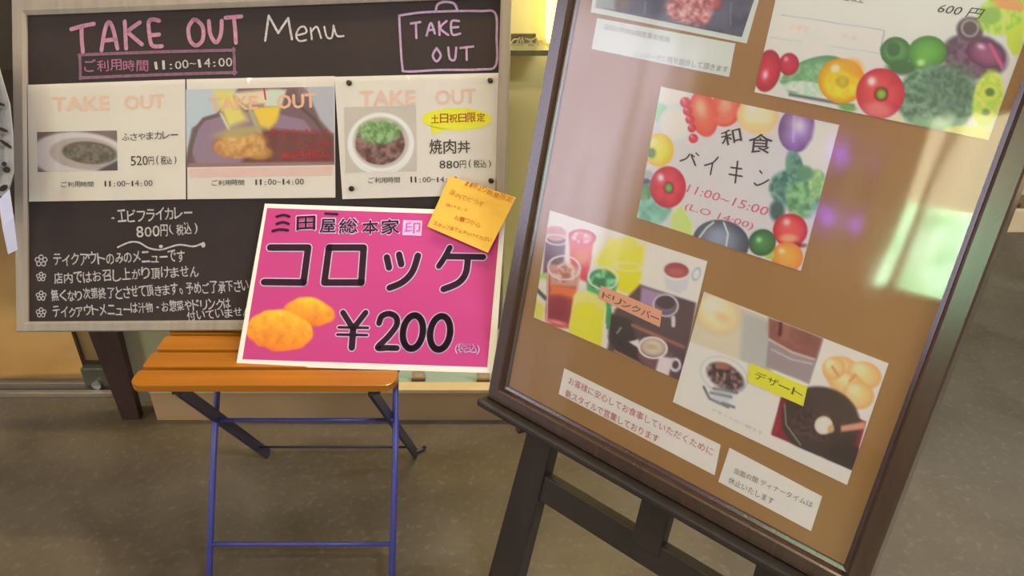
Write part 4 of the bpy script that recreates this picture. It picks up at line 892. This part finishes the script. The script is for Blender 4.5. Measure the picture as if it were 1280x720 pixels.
p.poly([X3(*q) for q in [(262, 300), (385, 325), (360, 400), (350, 490), (330, 480), (330, 400), (260, 370)]], (72, 158, 100), 4).tex(*E3(322, 315, 56, 44), 10, (34, 112, 66), (120, 196, 140), 7, 8, 3).ring(*E3(325, 305, 58, 44), 10, (206, 224, 204), 1.8, 1.5).line([X3(352, 430), X3(342, 500)], 3.4, (52, 140, 84), 2)
p.poly([X3(*q) for q in [(212, 380), (335, 410), (318, 580), (190, 520)]], (246, 220, 50), 4).poly([X3(*q) for q in [(212, 370), (250, 350), (300, 370), (335, 400), (320, 440), (205, 430)]], (240, 222, 120), 5).ell(*E3(262, 430, 44, 26), 8, (252, 224, 30), 6).line([X3(335, 420), X3(322, 580)], 1.6, (232, 222, 190), 1.5)
p.build(t, LR, label='photo collage of cold drinks and coffee cups')
t = sheet(SR, 'label_strip', 'small peach label strip lettered in katakana on the drinks photo', 'label', [(750.6, 357), (827, 389), (824, 409), (746.8, 373)], mat('peach label', (222, 150, 124), LR, rough=.55, noise=.03), OS+.0018)
k = Ink(SR, OS+.0018+.001); k.hand('ドリンクバー', (751, 372), (824, 404), 9, bold=.01, amp=.4); k.build(ink_mat('label ink', (96, 62, 58), LR), t)
# --- dessert sheet
t = sheet(SR, 'photo_sheet', 'dessert photo sheet with four small pictures at the lower right of the board', 'photo', [(879, 365), (1110, 455), (1058, 607), (840, 503)], m_wp, OS+.0003)
def X7(x, y): return (820+x/2.768, 350+y/2.768)
def E7(x, y, rx, ry): return 820+x/2.768, 350+y/2.768, rx/2.768, ry/2.768
p = Pic(SR, [(879, 365), (1110, 455), (1058, 607), (840, 503)], of+.0007, 1.35).fill((216, 212, 220))
p.poly([X7(*q) for q in [(165, 40), (385, 130), (320, 290), (110, 215)]], (206, 190, 170), 3).ball(*E7(215, 120, 80, 66), 20, (228, 208, 164), (206, 178, 136), (240, 224, 196), soft=10, hr=.5).ell(*E7(230, 130, 30, 16), 30, (226, 180, 140), 8)
p.poly([X7(*q) for q in [(300, 110), (395, 140), (400, 330), (290, 280)]], (176, 170, 168), 8)
p.poly([X7(*q) for q in [(395, 135), (580, 205), (530, 360), (380, 300)]], (150, 132, 138), 3).poly([X7(*q) for q in [(390, 130), (575, 200), (552, 280), (440, 240), (390, 200)]], (134, 78, 72), 4).tex(*E7(470, 190, 80, 36), 22, (120, 66, 62), (164, 106, 92), 12, 4, 8, .6).line([X7(432, 148), X7(428, 190)], 4, (70, 34, 38), 3).line([X7(390, 205), X7(470, 250), X7(548, 275)], 3, (196, 170, 168), 2).line([X7(400, 240), X7(470, 275), X7(540, 290)], 2, (190, 176, 180), 2)
p.poly([X7(*q) for q in [(112, 215), (320, 290), (300, 300), (432, 405), (400, 545), (57, 420)]], (222, 220, 230), 4)
p.ring(*E7(235, 330, 85, 60), 25, (186, 182, 190), 1.6, 2).tex(*E7(240, 335, 70, 42), 30, (58, 44, 50), (158, 116, 112), 4.5, 9, 4).ell(*E7(232, 298, 26, 12), 10, (160, 96, 84), 3)
for q in ([(165, 370), (185, 410), (250, 440)], [(190, 390), (260, 405)], [(230, 425), (270, 440)], [(200, 375), (280, 390)]): p.line([X7(*v) for v in q], 3, (96, 92, 98), 2.5)
p.ell(*E7(225, 400, 45, 34), 20, (160, 158, 162), 12, .5)
p.poly([X7(*q) for q in [(583, 203), (800, 287), (728, 490), (523, 400)]], (222, 216, 224), 2)
for x, y, rx, ry, an in ((640, 315, 62, 52, 10), (720, 330, 62, 48, 15), (660, 360, 70, 40, 20), (700, 400, 56, 48, 10), (615, 305, 40, 40, 0)): p.ball(*E7(x, y, rx, ry), an, (232, 192, 132), (212, 156, 96), (242, 216, 170), hr=.4, soft=3)
p.line([X7(610, 300), X7(630, 330)], 3, (204, 130, 90), 3).line([X7(670, 350), X7(690, 330)], 3, (206, 130, 92), 3).line([X7(650, 400), X7(690, 445)], 2, (190, 120, 84), 3)
p.poly([X7(*q) for q in [(432, 405), (522, 400), (728, 490), (680, 660), (398, 535)]], (128, 34, 48), 2)
p.ell(*E7(570, 490, 138, 120), 20, (62, 48, 46), 4).ell(*E7(650, 620, 70, 50), 0, (54, 42, 42), 6).tex(*E7(545, 500, 80, 60), 10, (56, 40, 42), (96, 64, 66), 4, 5, 10, .7).line([X7(445, 430), X7(450, 500), X7(500, 570)], 1.5, (150, 142, 126), 2)
p.poly([X7(*q) for q in [(640, 505), (725, 490), (722, 515), (640, 525)]], (206, 140, 120), 3).ball(*E7(580, 503, 32, 32), 0, (236, 228, 220), (196, 176, 160)).ell(*E7(605, 515, 12, 14), 0, (200, 160, 110), 3).poly([X7(*q) for q in [(400, 528), (430, 440), (432, 500), (412, 540)]], (150, 34, 54), 3)
p.poly([X7(*q) for q in [(57, 415), (398, 537), (690, 668), (690, 720), (50, 430)]], (218, 208, 216), 2) if False else None
p.poly([X7(*q) for q in [(395, 537), (680, 660), (665, 715), (300, 560)]], (218, 208, 216), 1.5)
p.build(t, LR, label='four dessert photos')
k = Ink(SR, of+.0011); k.text('デザートの一例です', (888, 514), (952, 545), 5, bold=-.005); k.build(ink_mat('pale grey print', (170, 166, 176), LR), t)
t = sheet(SR, 'label_strip', 'bright yellow label strip lettered in katakana on the dessert photos', 'label', [(937, 454), (1009, 484), (1003.5, 508), (933.5, 477)], mat('yellow label', (232, 232, 50), LR, rough=.55, noise=.03), OS+.0022)
k = Ink(SR, OS+.0022+.001); k.hand('デザート', (941, 472), (1003, 499), 10, bold=.0, amp=.5); k.build(ink_mat('olive ink', (84, 88, 40), LR), t)
# --- notices
t = sheet(SR, 'notice_slip', 'long white notice with two red printed lines near the lower edge of the board', 'notice', [(704, 461), (899.5, 557), (892, 595), (697, 493)], m_rp, OS)
k = Ink(SR, of+.0006); k.text('お客様に安心してお食事していただくために', (709, 480), (889, 571), 10, bold=.0); k.text('新スタイルで営業しております', (705, 496), (821, 555), 10, bold=.012); k.build(ink_mat('notice red', (178, 96, 112), LR), t, label='red printed lines')
t = sheet(SR, 'notice_slip', 'short white notice with two grey lines at the bottom right of the board', 'notice', [(910.7, 560.7), (1026.7, 621.7), (1012.7, 665), (896.7, 603)], m_rp, OS)
k = Ink(SR, of+.0006); k.text('当面の間 ディナータイムは', (916, 592), (1014, 636), 8, bold=.0); k.text('休止いたします', (909, 604), (965, 632), 9, bold=.0); k.build(ink_mat('notice grey', (120, 112, 118), LR), t)

# --- easel
m_es = mat('black stained easel wood', (38, 30, 26), LR*.8, rough=.42, noise=.2, nscale=10, stretch=(4, 4, 1))
ez = thing('easel', 'black wooden floor easel carrying the tilted poster board', 'easel', SR.w(np.array([(pL+pR)/2, vb-.45]), -.02)*np.array([1, 1, 0]), SR)
def slabE(name, pts, o0, o1, bevel=.002, m=m_es): return MB().slab(SR, pts, o0, o1).build(name, m, ez, bevel=bevel)
vl = O[3][1]
lt = vl-.0005; lb = vl-.014
slabE('ledge', [np.array([pL-FW-.006, lt]), np.array([pR+FW+.02, lt]), np.array([pR+FW+.02, lb]), np.array([pL-FW-.006, lb])], -.052, .030, .004)
SL = SR.lift(-.012)
def q(x, y): return SL.uv(x, y)
def slabL(name, pts, o0, o1, bevel=.002): return MB().slab(SL, pts, o0, o1).build(name, m_es, ez, bevel=bevel)
def flo(p_a, p_b, S=SL):
    """extend the line a->b in the plane down to the floor"""
    d = p_b-p_a; za = S.w(p_a)[2]; zb2 = S.w(p_b)[2]; return p_a+d*(za-.002)/(za-zb2)
a0, a1 = q(661, 530), q(612, 712); b0, b1 = q(692, 545), q(650, 712)
f0 = flo(a0, a1); f1 = flo(b0, b1)
lw = np.linalg.norm(b1-a1); f1 = f0+(f1-f0)/np.linalg.norm(f1-f0)*min(lw*1.02, np.linalg.norm(f1-f0))
Mx = (pL+pR)/2
up0 = a0+(a0-a1)*1.0; up1 = b0+(b0-b1)*1.0
slabL('leg', [a0+(a0-a1)*.02, b0+(b0-b1)*.06, f1, f0], -.03, .0)
mir = lambda u: np.array([2*Mx-u[0], u[1]])
slabL('leg', [mir(f0), mir(f1), mir(b0+(b0-b1)*.06), mir(a0+(a0-a1)*.02)], -.03, .0)
ct, cb2 = q(678, 596), q(668, 624)
vt_, vb_ = ct[1], cb2[1]
slabL('crossbar', [np.array([ct[0]-.01, vt_]), np.array([2*Mx-ct[0]+.01, vt_]), np.array([2*Mx-ct[0]+.015, vb_]), np.array([ct[0]-.015, vb_])], -.026, -.004)
c0 = q(802, 620)[0]; c1 = q(838, 640)[0]
slabL('centre_post', [np.array([c0, lb]), np.array([c1, lb]), np.array([c1+.0, vt_-.02]), np.array([c0+.0, vt_-.02])], -.024, -.002)
# uprights behind the board and rear leg
for u_ in (c0,): slabL('mast', [np.array([u_, lt]), np.array([c1, lt]), np.array([c1, vt+.1]), np.array([u_, vt+.1])], -.055, -.031)
top = SR.w(np.array([Mx, vt+.05]), -.07); ft = SR.w(np.array([Mx, vb-.1]), -.45); ft = np.array([ft[0], ft[1], 0.0])
ft = np.array([top[0]+.30*.642, top[1]+.30*.724+.02, 0.0]); ft[1] = min(ft[1], 1.44)
MB().bar(top, ft, .028, .02, side=SR.d1).build('rear_leg', m_es, ez, bevel=.002)
kq = SR.uv(652, 535); kp = SL.w(kq, .004)
MB().tube([SL.w(kq, -.02), SL.w(kq, .012), SL.w(kq, .020), SL.w(kq, .024)], [.008, .0085, .008, .004], 16).build('peg', mat('dark brown peg', (66, 42, 36), LR*.8, rough=.5, noise=.1), ez, smooth=False)

# =================================================================== HANGING BANNER at the left edge
bz = 1.40
def BP(x, y, d=0.): return atZ(x, y, bz+d)
bn = thing('banner', 'white banner cloth with black spots hanging at the left edge', 'banner', atH(-60, 560, 0))
V = []; Fc = []; rows = [(70, -4), (100, 4), (130, 13), (170, 17), (215, 18), (245, 10), (255, 9)]
ncol = 12
for r_, (y, xr) in enumerate(rows):
    for i in range(ncol+1):
        x = -70+(xr+70)*i/ncol; V.append(BP(x, y, .012*math.sin(i*1.9+r_*.4)))
for r_ in range(len(rows)-1):
    for i in range(ncol): a = r_*(ncol+1)+i; Fc.append((a, a+ncol+1, a+ncol+2, a+1))
cl = build('cloth', V, Fc, mat('spotted white cloth', (150, 140, 128), LB, rough=.9, noise=.12, nscale=20), bn, smooth=True)
sm = cl.modifiers.new('s', 'SOLIDIFY'); sm.thickness = .002
k = None
sp = MB()
for (x, y, rx, ry, an) in ((3, 162, 7, 2.2, 20), (7, 180, 9, 2.2, 35), (5, 205, 3, 3, 0), (8, 212, 4.5, 4, 10), (4, 235, 3.5, 6, 60), (1, 250, 3, 5, 0), (0, 130, 6, 2, 15)):
    n = 12; a = math.radians(an)
    R0 = [BP(x+rx*math.cos(t)*math.cos(a)-ry*math.sin(t)*math.sin(a), y+rx*math.cos(t)*math.sin(a)+ry*math.sin(t)*math.cos(a), -.014) for t in [2*math.pi*j/n for j in range(n)]]
    R1 = [v+F_*.001 for v in R0]; sp.loft([R0, R1])
tag(sp.build('black_pattern', mat('black pattern', (36, 28, 24), LB, rough=.9, noise=.1), bn), kind='stuff')
# pale ribbon end
R = [[BP(x, y, -.03+dz) for x, y, dz in ring] for ring in ([(-2, 250, 0), (12, 236, 0), (12, 236, .003), (-2, 250, .003)], [(3, 285, -.006), (17, 270, -.006), (17, 270, -.003), (3, 285, -.003)], [(10, 318, 0), (22, 312, 0), (22, 312, .003), (10, 318, .003)])]
MB().loft(R).build('ribbon', mat('pale lilac ribbon', (186, 178, 190), LB, rough=.7, noise=.06, nscale=30), bn)
pb = atH(-60, 560, 0)
px_ = BP(-66, 120)[0]-.75; py_ = BP(-66, 120)[1]+.02
MB().tube([(px_, py_, .03), (px_, py_, 1.75)], .009, 12).build('pole', mat('white pole', (200, 200, 200), rough=.4, noise=.02), bn, smooth=True)
MB().box((px_-.14, py_-.14, 0), (px_+.14, py_+.14, .035)).build('base', mat('grey base', (110, 110, 112), rough=.6, noise=.05), bn, bevel=.006)
MB().tube([(px_, py_, 1.55), BP(10, -60)], .005, 8).build('arm', mat('white pole', (200, 200, 200)), bn)
